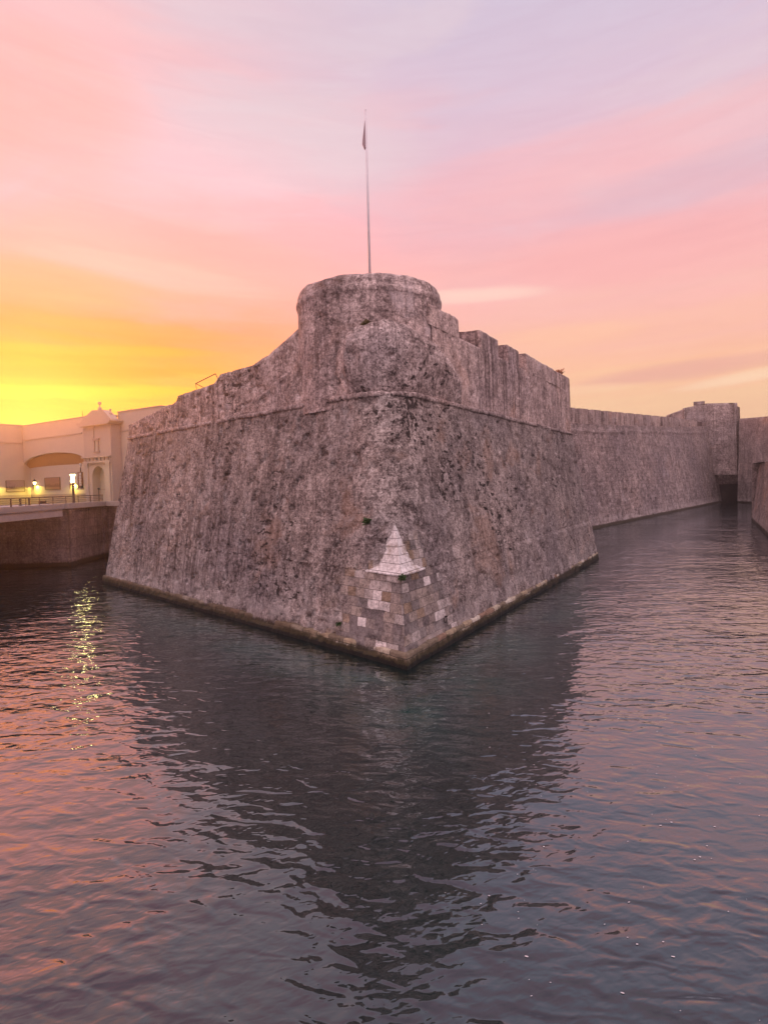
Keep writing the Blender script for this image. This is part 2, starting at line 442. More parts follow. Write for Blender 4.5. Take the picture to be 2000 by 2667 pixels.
M_PALE = pale_mat()
M_IRON = plain('rusty_iron', (.03, .022, .02), .6, .6)
M_POLE = plain('white_painted_pole', (.62, .58, .6), .4)
M_BAND = plain('orange_brown_band', (.32, .1, .04), .6)
M_FLAG = plain('grey_pink_cloth', (.5, .36, .38), .9)
M_LEAF = plain('wall_plant_leaf', (.05, .085, .03), .6, var=.5)
M_DRY = plain('dry_grass', (.5, .27, .16), .8, var=.4)


def white_wall_mat():
    mt, t = new_mat('cream_painted_render')
    pos = t.node('ShaderNodeNewGeometry').outputs['Position']
    f = t.noise(pos, .35, 6, .65); g = t.noise(pos, 3.0, 6, .7)
    col = t.mix(f, c4(.40, .32, .27), c4(.48, .39, .33))
    col = t.mix(t.math('MULTIPLY', t.rng(g, .5, .72), .3), col, c4(.4, .34, .3))
    finish(t, col, .85, g, .2, .02)
    return mt


M_WHITE = white_wall_mat()
M_CREAM = plain('portal_stone', (.38, .3, .26), .85, var=.15)
M_TRIM = plain('portal_trim_stone', (.3, .22, .19), .85, var=.15)
M_DOOR = plain('cream_gate_leaf', (.4, .34, .28), .7, var=.12)
M_RAIL = plain('dark_red_rail_paint', (.09, .045, .04), .5)
M_DARK = plain('dark_metal', (.03, .025, .022), .5)
M_CONC = stone('quay_ashlar', sc=1.0, pit=.15, streak=.9, rust=.3, courses=1.0, smoothish=.5, tint=(.92, .72, .7), bright=.66, bw=2.4)
M_DECK = plain('bridge_concrete', (.3, .25, .24), .9, var=.2, sc=1.5)
M_ROAD = plain('road_asphalt', (.12, .105, .1), .95, var=.2)
M_FRAME = plain('dark_wood_frame', (.09, .05, .03), .6)


def glow(name, col, s):
    mt, t = new_mat(name); finish(t, c4(.8, .8, .8), .4, emit=c4(*col), estr=s); return mt


M_GLOW = glow('lit_lamp_glass', (1.0, .9, .5), 5.0)
M_GLOW2 = glow('lit_lantern_glass', (1.0, .86, .4), 4.0)


def picture_mat(name, sky, mid, lo, seed):
    """faded printed view: pale upper half, building shapes, darker foot"""
    mt, t = new_mat(name)
    uvn = t.node('ShaderNodeUVMap', uv_map='UVMap').outputs[0]; ux, uy, _ = t.sep(uvn)
    n = t.noise(uvn, 3.0, 6, .7, .3); b = t.noise(t.vmul(uvn, (5, 1.2, 1)), 1.6 + seed, 3, .6)
    hor = t.math('ADD', uy, t.math('MULTIPLY', t.math('SUBTRACT', b, .5), .9))
    col = t.mix(t.rng(hor, .35, .5), c4(*lo), t.mix(n, c4(*mid), c4(*sky)))
    col = t.mix(t.rng(uy, .16, .2, .8, 0), col, c4(*sky))
    finish(t, col, .5)
    return mt


M_PIC1 = picture_mat('faded_print', (.3, .22, .22), (.22, .16, .16), (.13, .08, .07), 0)
M_PIC2 = picture_mat('brown_print', (.3, .16, .11), (.26, .13, .09), (.17, .075, .05), 1)

# ------------------------------------------------------------------ plan of the bastion
C0 = np.array([.93, 30.33]); L0 = np.array([-27.86, 62.11]); Q0 = np.array([24.19, 71.62])
d1 = L0 - C0; l1 = np.linalg.norm(d1); d1 /= l1
d2 = Q0 - C0; l2 = np.linalg.norm(d2); d2 /= l2
n1 = np.array([d1[1], -d1[0]]); n1 = n1 if n1 @ (-C0) > 0 else -n1
n2 = np.array([d2[1], -d2[0]]); n2 = n2 if n2 @ (-C0) > 0 else -n2
bis = d1 + d2; bis /= np.linalg.norm(bis)
HALF = math.acos(d1 @ bis)
BAT = .152; ZC = 14.1
TC = C0 + bis * 11.8 + np.array([-.27, 0]); TR = 4.62


def path(off, r, n_face=(300, 320), n_arc=26, n_fl=(30, 50), fl=(17.0, 16.0), ext=0.0):
    """outline of the bastion: points, outward normals, running length u (0 at the salient, + on the right face)"""
    v = C0 + bis * (off / math.sin(HALF))
    cen = v + bis * (r / math.sin(HALF)); tl = r / math.tan(HALF)
    A1 = v + d1 * tl; A2 = v + d2 * tl
    eL = L0 - n1 * off - d1 * (off - ext); eR = Q0 - n2 * off - d2 * (off - ext)
    P, Nn, U = [], [], []
    for k in range(n_fl[0]):                                       # left flank
        q = 1 - k / n_fl[0]; P.append(eL - n1 * fl[0] * q); Nn.append(d1); U.append(-(l1 + fl[0] * q))
    s0 = (eL - C0) @ d1; s1 = (A1 - C0) @ d1
    for k in range(n_face[0]):
        q = (k / (n_face[0] - 1)); P.append(eL + (A1 - eL) * q); Nn.append(n1); U.append(-(s0 + (s1 - s0) * q))
    a1 = math.atan2(n1[1], n1[0]); a2 = math.atan2(n2[1], n2[0])
    if a2 < a1: a2 += 2 * math.pi
    for k in range(1, n_arc):
        q = k / n_arc; a = a1 + (a2 - a1) * q; nn = np.array([math.cos(a), math.sin(a)])
        P.append(cen + nn * r); Nn.append(nn); U.append(-s1 + 2 * s1 * q)
    for k in range(n_face[1]):
        q = (k / (n_face[1] - 1)); P.append(A2 + (eR - A2) * q); Nn.append(n2); U.append(s1 + (((eR - C0) @ d2) - s1) * q)
    for k in range(1, n_fl[1] + 1):
        q = k / n_fl[1]; P.append(eR - n2 * fl[1] * q); Nn.append(d2); U.append(l2 + fl[1] * q)
    return np.array(P), np.array(Nn), np.array(U)


def rough(x, y, z, amp=1.0):
    p = (x, y, z)
    d = .05 * fr(p, .3, 2) + .035 * fr(p, 1.6, 4)
    h = fr((x, y, z * 1.3), 1.1, 2)
    if h > .36: d -= min(.16, (h - .36) * 1.2)                   # lost stones
    return d * amp


bastion = thing('bastion', 'huge weathered stone bastion with sharp corner and round turret rising from the water', 'bastion')
rz = lambda z: .04 if z <= 4.45 else 1.95 + (z - 4.45) * .03
zl = list(np.arange(-1.6, 0.3, .6)) + list(np.arange(.45, 4.4, .125)) + [4.449] + [4.451] + list(np.arange(4.58, ZC, .125)) + [ZC]
V, UVs = [], []
for z in zl:
    P, Nn, U = path(BAT * z + .12, rz(z))
    for p, nn, u in zip(P, Nn, U):
        d = rough(p[0], p[1], z) if z > .1 else 0
        if abs(u) < 6 and z < 5: d *= .45
        if u > 19 and u < l2 + 1 and z < 4.3: d += .14 * min(1, (u - 19) / 3)
        V.append((p[0] + nn[0] * d, p[1] + nn[1] * d, z)); UVs.append((u, z))
nc = len(P)
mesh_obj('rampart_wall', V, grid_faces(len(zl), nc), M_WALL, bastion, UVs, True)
# terreplein closing the top
P, Nn, U = path(BAT * ZC + .12, rz(ZC), (20, 20), 8, (4, 4))
mesh_obj('terreplein', [(p[0], p[1], ZC - .05) for p in P], [tuple(range(len(P)))], M_UP, bastion, [(p[0], p[1]) for p in P])

# plinth standing in the water
V, UVs = [], []
prof = [(-1.6, -.1), (-.4, -.06), (0, -.02), (.2, 0), (.4, .01), (.58, .02), (.68, .03), (.74, .07), (.76, .16), (.77, .42)]
for z, off in prof:
    P, Nn, U = path(off, .03, (260, 280), 4, (20, 24), ext=.0)
    for p, nn, u in zip(P, Nn, U):
        d = .05 * fr((p[0], p[1], z), .8, 4) + .03 * fr((p[0], p[1], z), 3.0, 2)
        e = max(0, fr((u * .45, 3.3, 0), 1.0, 3) - .12) * .5
        if z > .3: d -= e
        dz_ = (-.07 * abs(fr((u, 9.1, 0), 1.1, 3)) - e * .5) if z > .5 else 0
        V.append((p[0] + nn[0] * d, p[1] + nn[1] * d, z + dz_)); UVs.append((u, z))
mesh_obj('plinth', V, grid_faces(len(prof), len(P)), M_PLINTH, bastion, UVs, False)

# pale stepped pyramid turning the square foot into the rounded corner
V, F = [], []
zs = [4.38, 4.45, 4.70, 4.71, 5.06, 5.07, 5.42, 5.43, 5.82, 5.83, 6.24, 6.25, 6.8]
hw = [2.85, 2.82, 2.2, 2.02, 1.75, 1.6, 1.36, 1.22, .98, .84, .6, .48, .04]
nseg = 13
for z, h in zip(zs, hw):
    off = BAT * z + .12; v = C0 + bis * (off / math.sin(HALF)); r = rz(5)
    front = v + bis * (r * (1 / math.sin(HALF) - 1))                # where the round corner meets the bisector
    q = (z - 4.40) / (6.95 - 4.40)
    qq = h / 2.8; tip = v * qq + front * (1 - qq) - bis * (.07 + .07 * (1 - q) + (.09 if zs.index(z) % 2 else 0))
    tl = h
    eL_ = v + d1 * (r / math.tan(HALF)); eR_ = v + d2 * (r / math.tan(HALF))
    wL = front + (eL_ - front) * min(1, h / 2.8) + n1 * .03; wR = front + (eR_ - front) * min(1, h / 2.8) + n2 * .03
    for k in range(nseg):
        s = -1 + 2 * k / (nseg - 1)
        p = tip + ((wL if s < 0 else wR) - tip) * abs(s)
        j = .02 * fr((p[0] * 2, p[1] * 2, z * 2), 1.5, 3)
        V.append((p[0] - bis[0] * j, p[1] - bis[1] * j, z + .03 * fr((k * .7, z, 2.0), 1.0, 2)))
F = grid_faces(len(zs), nseg)
cen = len(V); V.append((v[0] + bis[0] * 1.2, v[1] + bis[1] * 1.2, 6.98)); F += [((len(zs) - 1) * nseg + k, (len(zs) - 1) * nseg + k + 1, cen) for k in range(nseg - 1)]
mesh_obj('corner_pyramid', V, F, M_PALE, bastion, [((k % nseg - 6) * .27 * (hw[min(k // nseg, len(hw) - 1)] + .4), p[2]) for k, p in enumerate(V)])

# string course round the wall head
V, UVs = [], []
ring = [(-.02, -.16), (.10, -.15), (.15, -.06), (.15, .05), (.1, .13), (-.05, .16)]
P, Nn, U = path(BAT * ZC + .12, rz(ZC), (240, 260), 20, (16, 16), fl=(16.9, 15.9))
for do, dzz in ring:
    for p, nn, u in zip(P, Nn, U):
        d = do + .05 * fr((p[0], p[1], 5.0), .9, 3) - (max(0, fr((u * .5, 1.7, 0), 1.0, 3) - .18) * .55 if do > 0 else 0)
        V.append((p[0] + nn[0] * d, p[1] + nn[1] * d, ZC + dzz + .05 * fr((u, 0, 3.0), .6, 2))); UVs.append((u, dzz))
mesh_obj('string_course', V, grid_faces(len(ring), len(P)), M_UP, bastion, UVs, True)


def face_pt(d, n, s, off, z):
    p = C0 + d * s - n * off
    return np.array([p[0], p[1], z])


OFFC = BAT * ZC + .12
# left parapet: solid rampart head whose top climbs from the shoulder to the turret
top_l = [(9.0, 20.1), (11.4, 19.6), (13.1, 19.1), (14.6, 18.65), (16.2, 18.15), (17.0, 18.1), (18.3, 17.75), (20.6, 17.66), (21.9, 17.6), (23.0, 17.05), (26.0, 17.0),
         (29.7, 16.86), (29.9, 16.42), (31.6, 16.33), (35.4, 15.92), (41.4, 15.35)]
led_l = [(9, 17.4), (11.4, 16.9), (13, 16.4), (15, 15.75), (16.5, 15.3), (18.5, 14.8), (20, 14.2), (45, 14.0)]
ip = lambda tab, s: float(np.interp(s, [a for a, b in tab], [b for a, b in tab]))
V, UVs = [], []
ss = np.concatenate([np.arange(9, 29.7, .16), [29.72, 29.88], np.arange(30.0, 40.6, .16)])
rows = np.linspace(0, 1, 40)
for q in rows:
    for s in ss:
        zt = ip(top_l, s) + .05 * fr((s, 2.2, 0), .8, 3); z = ZC - .1 + (zt - ZC + .1) * q
        lz = ip(led_l, s) + .3 * fr((s, 7.7, 0), .5, 3)
        rec = .62 * np.clip((z - lz) / .35, 0, 1) * np.clip((22 - s) / 4, 0, 1)
        p = face_pt(d1, n1, s, OFFC + .05 + rec, z); d = rough(p[0], p[1], z, .9)
        if q > .96: d -= .08
        V.append((p[0] + n1[0] * d, p[1] + n1[1] * d, z)); UVs.append((-s, z))
nr = len(rows)
for s in ss:
    zt = ip(top_l, s); p = face_pt(d1, n1, s, OFFC + 3.2, zt + .15); V.append(p); UVs.append((-s, zt + 2))
for s in ss:
    p = face_pt(d1, n1, s, OFFC + 3.2, ZC - .1); V.append(p); UVs.append((-s, ZC))
F = grid_faces(nr + 2, len(ss))
F = [f[::-1] for f in F]
ncol = len(ss)
F.append(tuple(i * ncol + ncol - 1 for i in range(nr + 2)))
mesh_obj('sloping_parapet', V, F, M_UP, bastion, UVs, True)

# right parapet with deep gun embrasures
V, UVs = [], []
ss = np.arange(9.0, 44.36, .16); ss = np.append(ss, 44.36)
rows = np.linspace(0, 1, 30); ztop = 18.75
sR = l2 - OFFC
ss = np.append(np.arange(9.0, sR, .16), sR)
for q in rows:
    for s in ss:
        z = ZC - .1 + (ztop - ZC + .1) * q; p = face_pt(d2, n2, s, OFFC + .1 + .1 * q, z); d = rough(p[0], p[1], z, .45)
        V.append((p[0] + n2[0] * d, p[1] + n2[1] * d, z)); UVs.append((s, z))
for s in ss: V.append(face_pt(d2, n2, s, OFFC + 4.5, ztop + .5)); UVs.append((s, ztop + 3))
for s in ss: V.append(face_pt(d2, n2, s, OFFC + 4.5, ZC - .1)); UVs.append((s, ZC))
F = grid_faces(len(rows) + 2, len(ss)); ncol = len(ss)
F.append(tuple(i * ncol + ncol - 1 for i in range(len(rows) + 2))[::-1])
mesh_obj('gun_parapet', V, F, M_STUCCO, bastion, UVs, True)
for (s0, s1, zt) in ((8.6, 13.35, 20.05), (17.5, 21.3, 20.15), (23.85, 26.65, 20.2), (28.9, sR, 20.32)):
    n = max(6, int((s1 - s0) / .3)); V, UVs = [], []
    prof = [(.19, 18.69), (.2, 19.1), (.21, 19.5), (.24, zt - .14), (.34, zt), (1.2, zt + .06), (2.3, zt + .14), (2.32, 18.69)]
    for o, z in prof:
        for k in range(n + 1):
            s = s0 + (s1 - s0) * k / n
            if s < s0 + .01 and o > .4: s += .25 * (o - .3)          # splayed cheeks
            if s > s1 - .01 and o > .4 and s1 < 40: s -= .25 * (o - .3)
            p = face_pt(d2, n2, s, OFFC + o, z); d = .05 * fr((p[0], p[1], z), .7, 3) + .02 * fr((p[0], p[1], z), 3, 2)
            V.append((p[0] + n2[0] * d, p[1] + n2[1] * d, z + (d if z > 19.6 else 0))); UVs.append((s + o, z))
    F = grid_faces(len(prof), n + 1)
    F.append(tuple(i * (n + 1) for i in range(len(prof)))); F.append(tuple(i * (n + 1) + n for i in range(len(prof)))[::-1])
    mesh_obj('merlon', V, F, M_STUCCO, bastion, UVs)

# round turret
V, UVs, F = [], [], []
prof = [(4.72, 13.5), (4.66, 15.0), (4.63, 17), (4.62, 18.6), (4.63, 20.2), (4.68, 20.32), (4.73, 20.45), (4.73, 20.62), (4.67, 20.74), (4.64, 20.84), (4.6, 21.1), (4.52, 21.3), (4.3, 21.44), (3.3, 21.46)]
pz_ = np.concatenate([np.arange(13.5, 19.1, .22), np.arange(19.1, 21.44, .07)])
rr = np.interp(pz_, [b for a, b in prof[:-1]], [a for a, b in prof[:-1]])
NA = 220
for z, r in list(zip(pz_, rr)) + [(21.46, 3.3), (21.2, 3.2)]:
    for k in range(NA):
        a = 2 * math.pi * k / NA; x, y = TC[0] + r * math.cos(a), TC[1] + r * math.sin(a)
        d = .6 * rough(x, y, z, .8); dzz = 0
        if z > 20.9: dzz = .08 * fr((a * 3, 0, 4.4), 1.0, 4)
        V.append((x + d * math.cos(a), y + d * math.sin(a), z + dzz)); UVs.append((a * 4.6, z))
nl = len(pz_) + 2
for i in range(nl - 1):
    for k in range(NA):
        a = i * NA + k; b = i * NA + (k + 1) % NA; F.append((a, b, b + NA, a + NA))
F.append(tuple((nl - 1) * NA + k for k in range(NA)))
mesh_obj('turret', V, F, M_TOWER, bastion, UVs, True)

# rounded rubble shoulder between the wall head and the turret
keyL = [(0, 18.5), (3, 18.25), (5.5, 17.9), (6.6, 17.35), (8, 17.25), (10, 17.1), (12, 16.8), (14, 16.0), (16, 15.2), (17.5, 14.5)]
keyR = [(0, 18.5), (3.5, 18.35), (6.5, 17.9), (8.5, 17.55), (10.4, 17.1), (11.6, 16.2), (12.2, 15.3), (12.7, 14.3)]
P, Nn, U = path(OFFC + .04, rz(ZC) + .4, (300, 320), 30, (2, 2))
sel = [i for i in range(len(U)) if -17.5 <= U[i] <= 12.7]
V, UVs = [], []
mr = 34
for j in range(mr):
    q = j / (mr - 1)
    for i in sel:
        u = U[i]; zt = ip(keyR if u > 0 else keyL, abs(u)) + .12 * fr((u, 3.3, 0), .8, 3)
        b = P[i]; dirc = TC - b; dist = np.linalg.norm(dirc); dirc = dirc / dist
        if abs(u) > (10.2 if u < 0 else 8.8):
            ndir = -(n1 if u < 0 else n2); tpt = b + ndir * .5
        else:
            tpt = b + dirc * max(.35, dist - TR + .05)
        ex = .3 + .75 * min(1, max(0, (u + 8.5) / 3.0))                                 # the right part bulges like a half dome
        ctrl_z = ZC + (zt - ZC) * (.62 + .46 * ex)
        ctrl = b + (tpt - b) * (.45 - .47 * ex)
        xy = (1 - q) ** 2 * b + 2 * q * (1 - q) * ctrl + q * q * tpt
        z = (1 - q) ** 2 * ZC + 2 * q * (1 - q) * min(ctrl_z, zt + .35) + q * q * zt
        bl = .62 * math.sin(math.pi * min(1, q * 1.08)) ** .8 * min(1, max(0, (u + 8.0) / 2.0)) * min(1, max(0, (13.2 - u) / 1.2))
        xy = xy + Nn[i] * bl
        d = rough(xy[0], xy[1], z, 1.25) if 0 < j < mr - 1 else 0
        V.append((xy[0] + Nn[i][0] * d, xy[1] + Nn[i][1] * d, z + .3 * d * q)); UVs.append((u, z))
mesh_obj('rubble_shoulder', V, grid_faces(mr, len(sel)), M_UP, bastion, UVs, True)

# ------------------------------------------------------------------ flagpole, flag, small things on the bastion
fp = thing('flagpole', 'tall thin white flagpole with brown band standing on the round turret', 'flagpole', loc=(TC[0] + .1, TC[1] + .4, 21.2))
mb = MB(); mb.tube((0, 0, 0), (0, 0, 12.2), .095, .06, 12); mb.build('pole', M_POLE, fp, True)
mb = MB(); mb.tube((0, 0, 1.25), (0, 0, 1.75), .108, .108, 12); mb.build('band', M_BAND, fp)
mb = MB(); mb.ball((0, 0, 12.24), .06); mb.build('finial', M_POLE, fp)
mb = MB(); mb.lathe((0, 0, 0), [(.3, 0), (.3, .15), (.16, .2), (.12, .4)], 14); mb.build('base', M_POLE, fp)
# limp flag: pleated cloth hanging from the hoist
V, F = [], []
for i in range(16):
    q = i / 15
    wd = .03 + .2 * min(1, q / .78) if q < .78 else .23 - .16 * (q - .78) / .22
    for j in range(9):
        r_ = j / 8
        V.append((-.03 - wd * r_, .05 * math.sin(j * 2.4 + q * 2) * min(1, q * 2), -1.75 * q - .1 * r_ * q))
F = grid_faces(16, 9)
fl = mesh_obj('flag', V, F, M_FLAG, None, None, True); fl.location = (TC[0] + .07, TC[1] + .4, 32.75)
sm = fl.modifiers.new('thick', 'SOLIDIFY'); sm.thickness = .02
tag(fl, 'small furled greyish pink flag hanging limp from the flagpole top', 'flag')


def tuft(name, label, cat, at, nrm, n, ln, mat, droop=.4, seed=1):
    rnd = random.Random(seed); V, F = [], []
    nrm = Vector(nrm).normalized()
    for k in range(n):
        d = (nrm * rnd.uniform(.3, 1) + Vector((rnd.uniform(-1, 1), rnd.uniform(-1, 1), rnd.uniform(-.3, 1.0)))).normalized()
        sd_ = d.cross(Vector((rnd.uniform(-1, 1), rnd.uniform(-1, 1), rnd.uniform(-1, 1)))).normalized()
        L_ = ln * rnd.uniform(.45, 1); wd = L_ * rnd.uniform(.14, .26)
        a = Vector(at) + Vector([rnd.uniform(-.3, .3) * ln for _ in range(3)])
        m_ = a + d * L_ * .55; e = a + d * L_ - Vector((0, 0, droop * L_ * .5)); o = len(V)
        V += [a, m_ + sd_ * wd, e, m_ - sd_ * wd]; F.append((o, o + 1, o + 2, o + 3))
    return tag(mesh_obj(name, V, F, mat), label, cat)


def on_face(d, n, s, z, out=.05):
    p = C0 + d * s - n * (BAT * z + .12 - out); return (p[0], p[1], z)


def nf(n): return (n[0], n[1], .2)


tuft('wall_plant', 'small bright green plant rooted under the pale stone pyramid', 'plant', on_face(d2, n2, .95, 4.28), nf(n2), 70, .3, M_LEAF, seed=2)
tuft('wall_plant', 'dull green plant on the rough wall up left of the pale pyramid', 'plant', on_face(d1, n1, 3.9, 7.0), nf(n1), 80, .38, M_LEAF, seed=3)
tuft('wall_plant', 'tiny green plant low on the left wall face just above the plinth', 'plant', on_face(d1, n1, 5.6, 1.35), nf(n1), 50, .24, M_LEAF, seed=4)
p = face_pt(d2, n2, 41.8, OFFC + .6, 20.25)
tuft('dry_grass_tuft', 'dry reddish grass tuft growing on top of the right parapet near its end', 'plant', p, (0, 0, 1), 60, .75, M_DRY, .1, 5)

q_ = C0 + bis * 6.9
tuft('crest_grass', 'olive grass patch along the crest of the rounded shoulder under the turret', 'plant', (q_[0] - .9, q_[1] + .3, 18.35), (-.3, -.6, .7), 110, .42, plain('olive_grass', (.13, .11, .05), .8, var=.4), .3, 8)

ring_o = bpy.data.objects.new('mooring_ring', None)
bm = bmesh.new(); V, F = [], []
for i in range(20):
    for j in range(8):
        a, b = 2 * math.pi * i / 20, 2 * math.pi * j / 8
        rr_ = .17 + .028 * math.cos(b); V.append((rr_ * math.cos(a), .028 * math.sin(b), rr_ * math.sin(a)))
        F.append((i * 8 + j, ((i + 1) % 20) * 8 + j, ((i + 1) % 20) * 8 + (j + 1) % 8, i * 8 + (j + 1) % 8))
bm.free()
COL.objects.link(ring_o); p = on_face(d2, n2, 5.15, 1.42, .12); ring_o.location = p
ring_o.rotation_euler = (0, 0, math.atan2(d2[1], d2[0]))
tag(ring_o, 'dark iron mooring ring hanging on the right wall face low beside the corner blocks', 'mooring ring')
mesh_obj('ring', V, F, M_IRON, ring_o, None, True)
mb = MB(); mb.tube((0, .05, .17), (0, -.12, .2), .035, .035, 8); mb.build('staple', M_IRON, ring_o)

hr = thing('handrail', 'thin metal handrail leaning out on top of the left parapet', 'handrail')
a = face_pt(d1, n1, 26.6, OFFC + .35, 17.55); b = face_pt(d1, n1, 23.2, OFFC + .35, 17.85)
a0 = face_pt(d1, n1, 25.2, OFFC + .6, 16.95); b0 = face_pt(d1, n1, 22.9, OFFC + .6, 17.0)
mb = MB(); mb.tube(a, b, .035); mb.build('top_rail', M_RAIL, hr)
mb = MB(); mb.tube(a, a0, .03); mb.build('post', M_RAIL, hr)
mb = MB(); mb.tube(b, b0, .03); mb.build('post', M_RAIL, hr)
a1_ = face_pt(d1, n1, 26.9, OFFC + .6, 16.95); mb = MB(); mb.tube(a, a1_, .02); mb.build('post', M_RAIL, hr)

# ------------------------------------------------------------------ curtain wall on the right
A0 = np.array([38.68, 115.39]); B0 = np.array([114.2, 215.82])
dc = B0 - A0; lc = np.linalg.norm(dc); dc /= lc; ncv = np.array([dc[1], -dc[0]])
curtain = thing('curtain_wall', 'long pale rampart wall with a row of merlons running away behind the bastion', 'rampart wall')
ztc = lambda s: float(np.interp(s, [-60, -2.7, 72, 102, 140], [19.6, 22.18, 25.75, 26.9, 28.4]))
zmc = lambda s: float(np.interp(s, [-60, -1.8, 24, 70, 115, 140], [17.2, 19.3, 20.5, 22.9, 25.6, 27.0]))
zcc = lambda s: float(np.interp(s, [-60, 20.5, 38, 93, 140], [15.5, 18.9, 19.85, 22.4, 24.6]))
V, UVs = [], []
ss = np.arange(-50, lc + 8.1, .5); rows = np.concatenate([[-.04, 0, .012, .03], np.linspace(.05, 1, 60)])
for q in rows:
    for s in ss:
        z = zmc(s) * q if q > 0 else -1.5
        off = .15 * max(z, 0) + (.0 if z < .55 else .35)
        p = A0 + dc * s - ncv * off; d = rough(p[0], p[1], z, 1.3) if z > .2 else 0
        if abs(z - zcc(s)) < .24: d += .2
        V.append((p[0] + ncv[0] * d, p[1] + ncv[1] * d, z)); UVs.append((s, z))
mesh_obj('rampart_wall', V, grid_faces(len(rows), len(ss)), M_CURT, curtain, UVs, True)
# back wall behind the merlons: continuous coping
V, UVs = [], []
for dz0, off in ((0, 1.15), (1, 1.15), (1, 2.4), (0, 2.4)):
    for s in ss:
        zb, zt = zmc(s) - .3, ztc(s) + .03 * fr((s, 0, 1.0), .3, 3)
        p = A0 + dc * s - ncv * (.15 * zmc(s) + .35 + off); V.append((p[0], p[1], zt if dz0 else zb)); UVs.append((s, zt if dz0 else zb))
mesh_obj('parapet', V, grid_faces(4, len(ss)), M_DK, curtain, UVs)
V, UVs = [], []                                                    # sill under the merlons
for off, dzz in ((.0, -.02), (0, .1), (1.3, .12)):
    for s in ss:
        p = A0 + dc * s - ncv * (.15 * zmc(s) + .35 + off - .04); V.append((p[0], p[1], zmc(s) + dzz)); UVs.append((s, dzz))
mesh_obj('sill', V, grid_faces(3, len(ss)), M_STUCCO, curtain, UVs)
edges = [-2.9, -1.2, 1.2, 5.7, 8.4, 13.4, 16.2, 20.9, 23.8, 29.0, 31.9, 37.3, 40.2, 45.2, 48.3, 53.0, 56.0, 61.8, 65.0, 71.0, 74, 84, 86.0, 98, 100, 112]
for k in range(-6, 0): edges = [edges[0] - 6.2, edges[0] - 3.2] + edges
for i in range(0, len(edges) - 1, 2):
    s0, s1 = edges[i], edges[i + 1]
    if s1 < -8: continue
    V, UVs = [], []
    for s in (s0, s1):
        zb, zt = zmc(s) - .1, ztc(s) - .1
        base = .15 * zmc(s) + .35
        for off, z in ((.02, zb), (.06, zt), (1.2, zt + .04), (1.2, zb)):
            p = A0 + dc * s - ncv * (base + off); V.append((p[0], p[1], z)); UVs.append((s + off, z))
    mesh_obj('merlon', V, [(0, 1, 2, 3), (7, 6, 5, 4), (0, 4, 5, 1), (1, 5, 6, 2), (2, 6, 7, 3)], M_STUCCO, curtain, UVs)

# ------------------------------------------------------------------ far bastion with its cavalier
farb = thing('far_bastion', 'distant pale bastion with blocky raised top at the end of the moat', 'bastion')


def wall_strip(name, pts, zb, zts, mat, parent, bat=.0, amp=1.0, step=.6, thick=None, smooth=True, uoff=0):
    """battered wall along plan points; outward is to the right of travel"""
    V, UVs = [], []; P = []; u = uoff
    for (a, b, za, zb_) in zip(pts[:-1], pts[1:], zts[:-1], zts[1:]):
        a, b = np.array(a, float), np.array(b, float); L_ = np.linalg.norm(b - a); n = max(2, int(L_ / step)); dd = (b - a) / L_
        nn = np.array([dd[1], -dd[0]])
        for k in range(n + 1): P.append((a + (b - a) * k / n, nn, u + L_ * k / n, za + (zb_ - za) * k / n))
        u += L_
    nrw = max(4, int((max(zts) - zb) / step))
    for i in range(nrw + 1):
        for p, nn, uu, zt in P:
            z = zb + (zt - zb) * i / nrw; q = p - nn * bat * max(z, 0); d = rough(q[0], q[1], z, amp) if z > .1 else 0
            V.append((q[0] + nn[0] * d, q[1] + nn[1] * d, z)); UVs.append((uu, z))
    rws = nrw + 1
    if thick:
        for p, nn, uu, zt in P:
            q = p - nn * (bat * zt + thick); V.append((q[0], q[1], zt)); UVs.append((uu, zt + thick))
        rws += 1
    return mesh_obj(name, V, grid_faces(rws, len(P)), mat, parent, UVs, smooth)


def solid(name, foot, z0, ztops, mat, parent, bat=.05, amp=1.0, step=.8):
    """closed battered block on a clockwise footprint (seen from above), capped on top"""
    pts = list(foot) + [foot[0]]; zts = list(ztops) + [ztops[0]]
    o = wall_strip(name, pts, z0, zts, mat, parent, bat, amp, step)
    bm = bmesh.new(); bm.from_mesh(o.data)
    cx = sum(p[0] for p in foot) / len(foot); cy = sum(p[1] for p in foot) / len(foot)
    es = [e for e in bm.edges if e.is_boundary and min(v.co.z for v in e.verts) > z0 + 2 and abs(e.verts[0].co.z - e.verts[1].co.z) < .5 * e.calc_length()]
    c = bm.verts.new((cx, cy, max(zts)))
    for e in es: bm.faces.new((e.verts[0], e.verts[1], c))
    bm.to_mesh(o.data); bm.free(); return o


solid('rampart_wall', [(113.0, 228.2), (125.6, 223.0), (119.3, 213.9), (117.6, 202.3), (112.6, 178.0), (150, 170), (165, 240), (112, 240)], -1.5, [27.5, 28.0, 28.2, 27.4, 25.8, 25, 25, 27], M_FAR, farb, .02, 1.2)
solid('cavalier', [(99.5, 224.5), (104.2, 219.6), (111.8, 218.6), (120.6, 215.6), (124.0, 218), (124, 232), (104, 236)], 9.5, [31.0, 32.9, 34.3, 33.9, 32.5, 31, 31], M_FAR, farb, .05, 1.2)
mb = MB(); mb.box((107.6, 216.2, 33.3), 3.4, 2.2, 1.15, -.45, 0, .05); mb.build('parapet_block', M_FAR, farb)
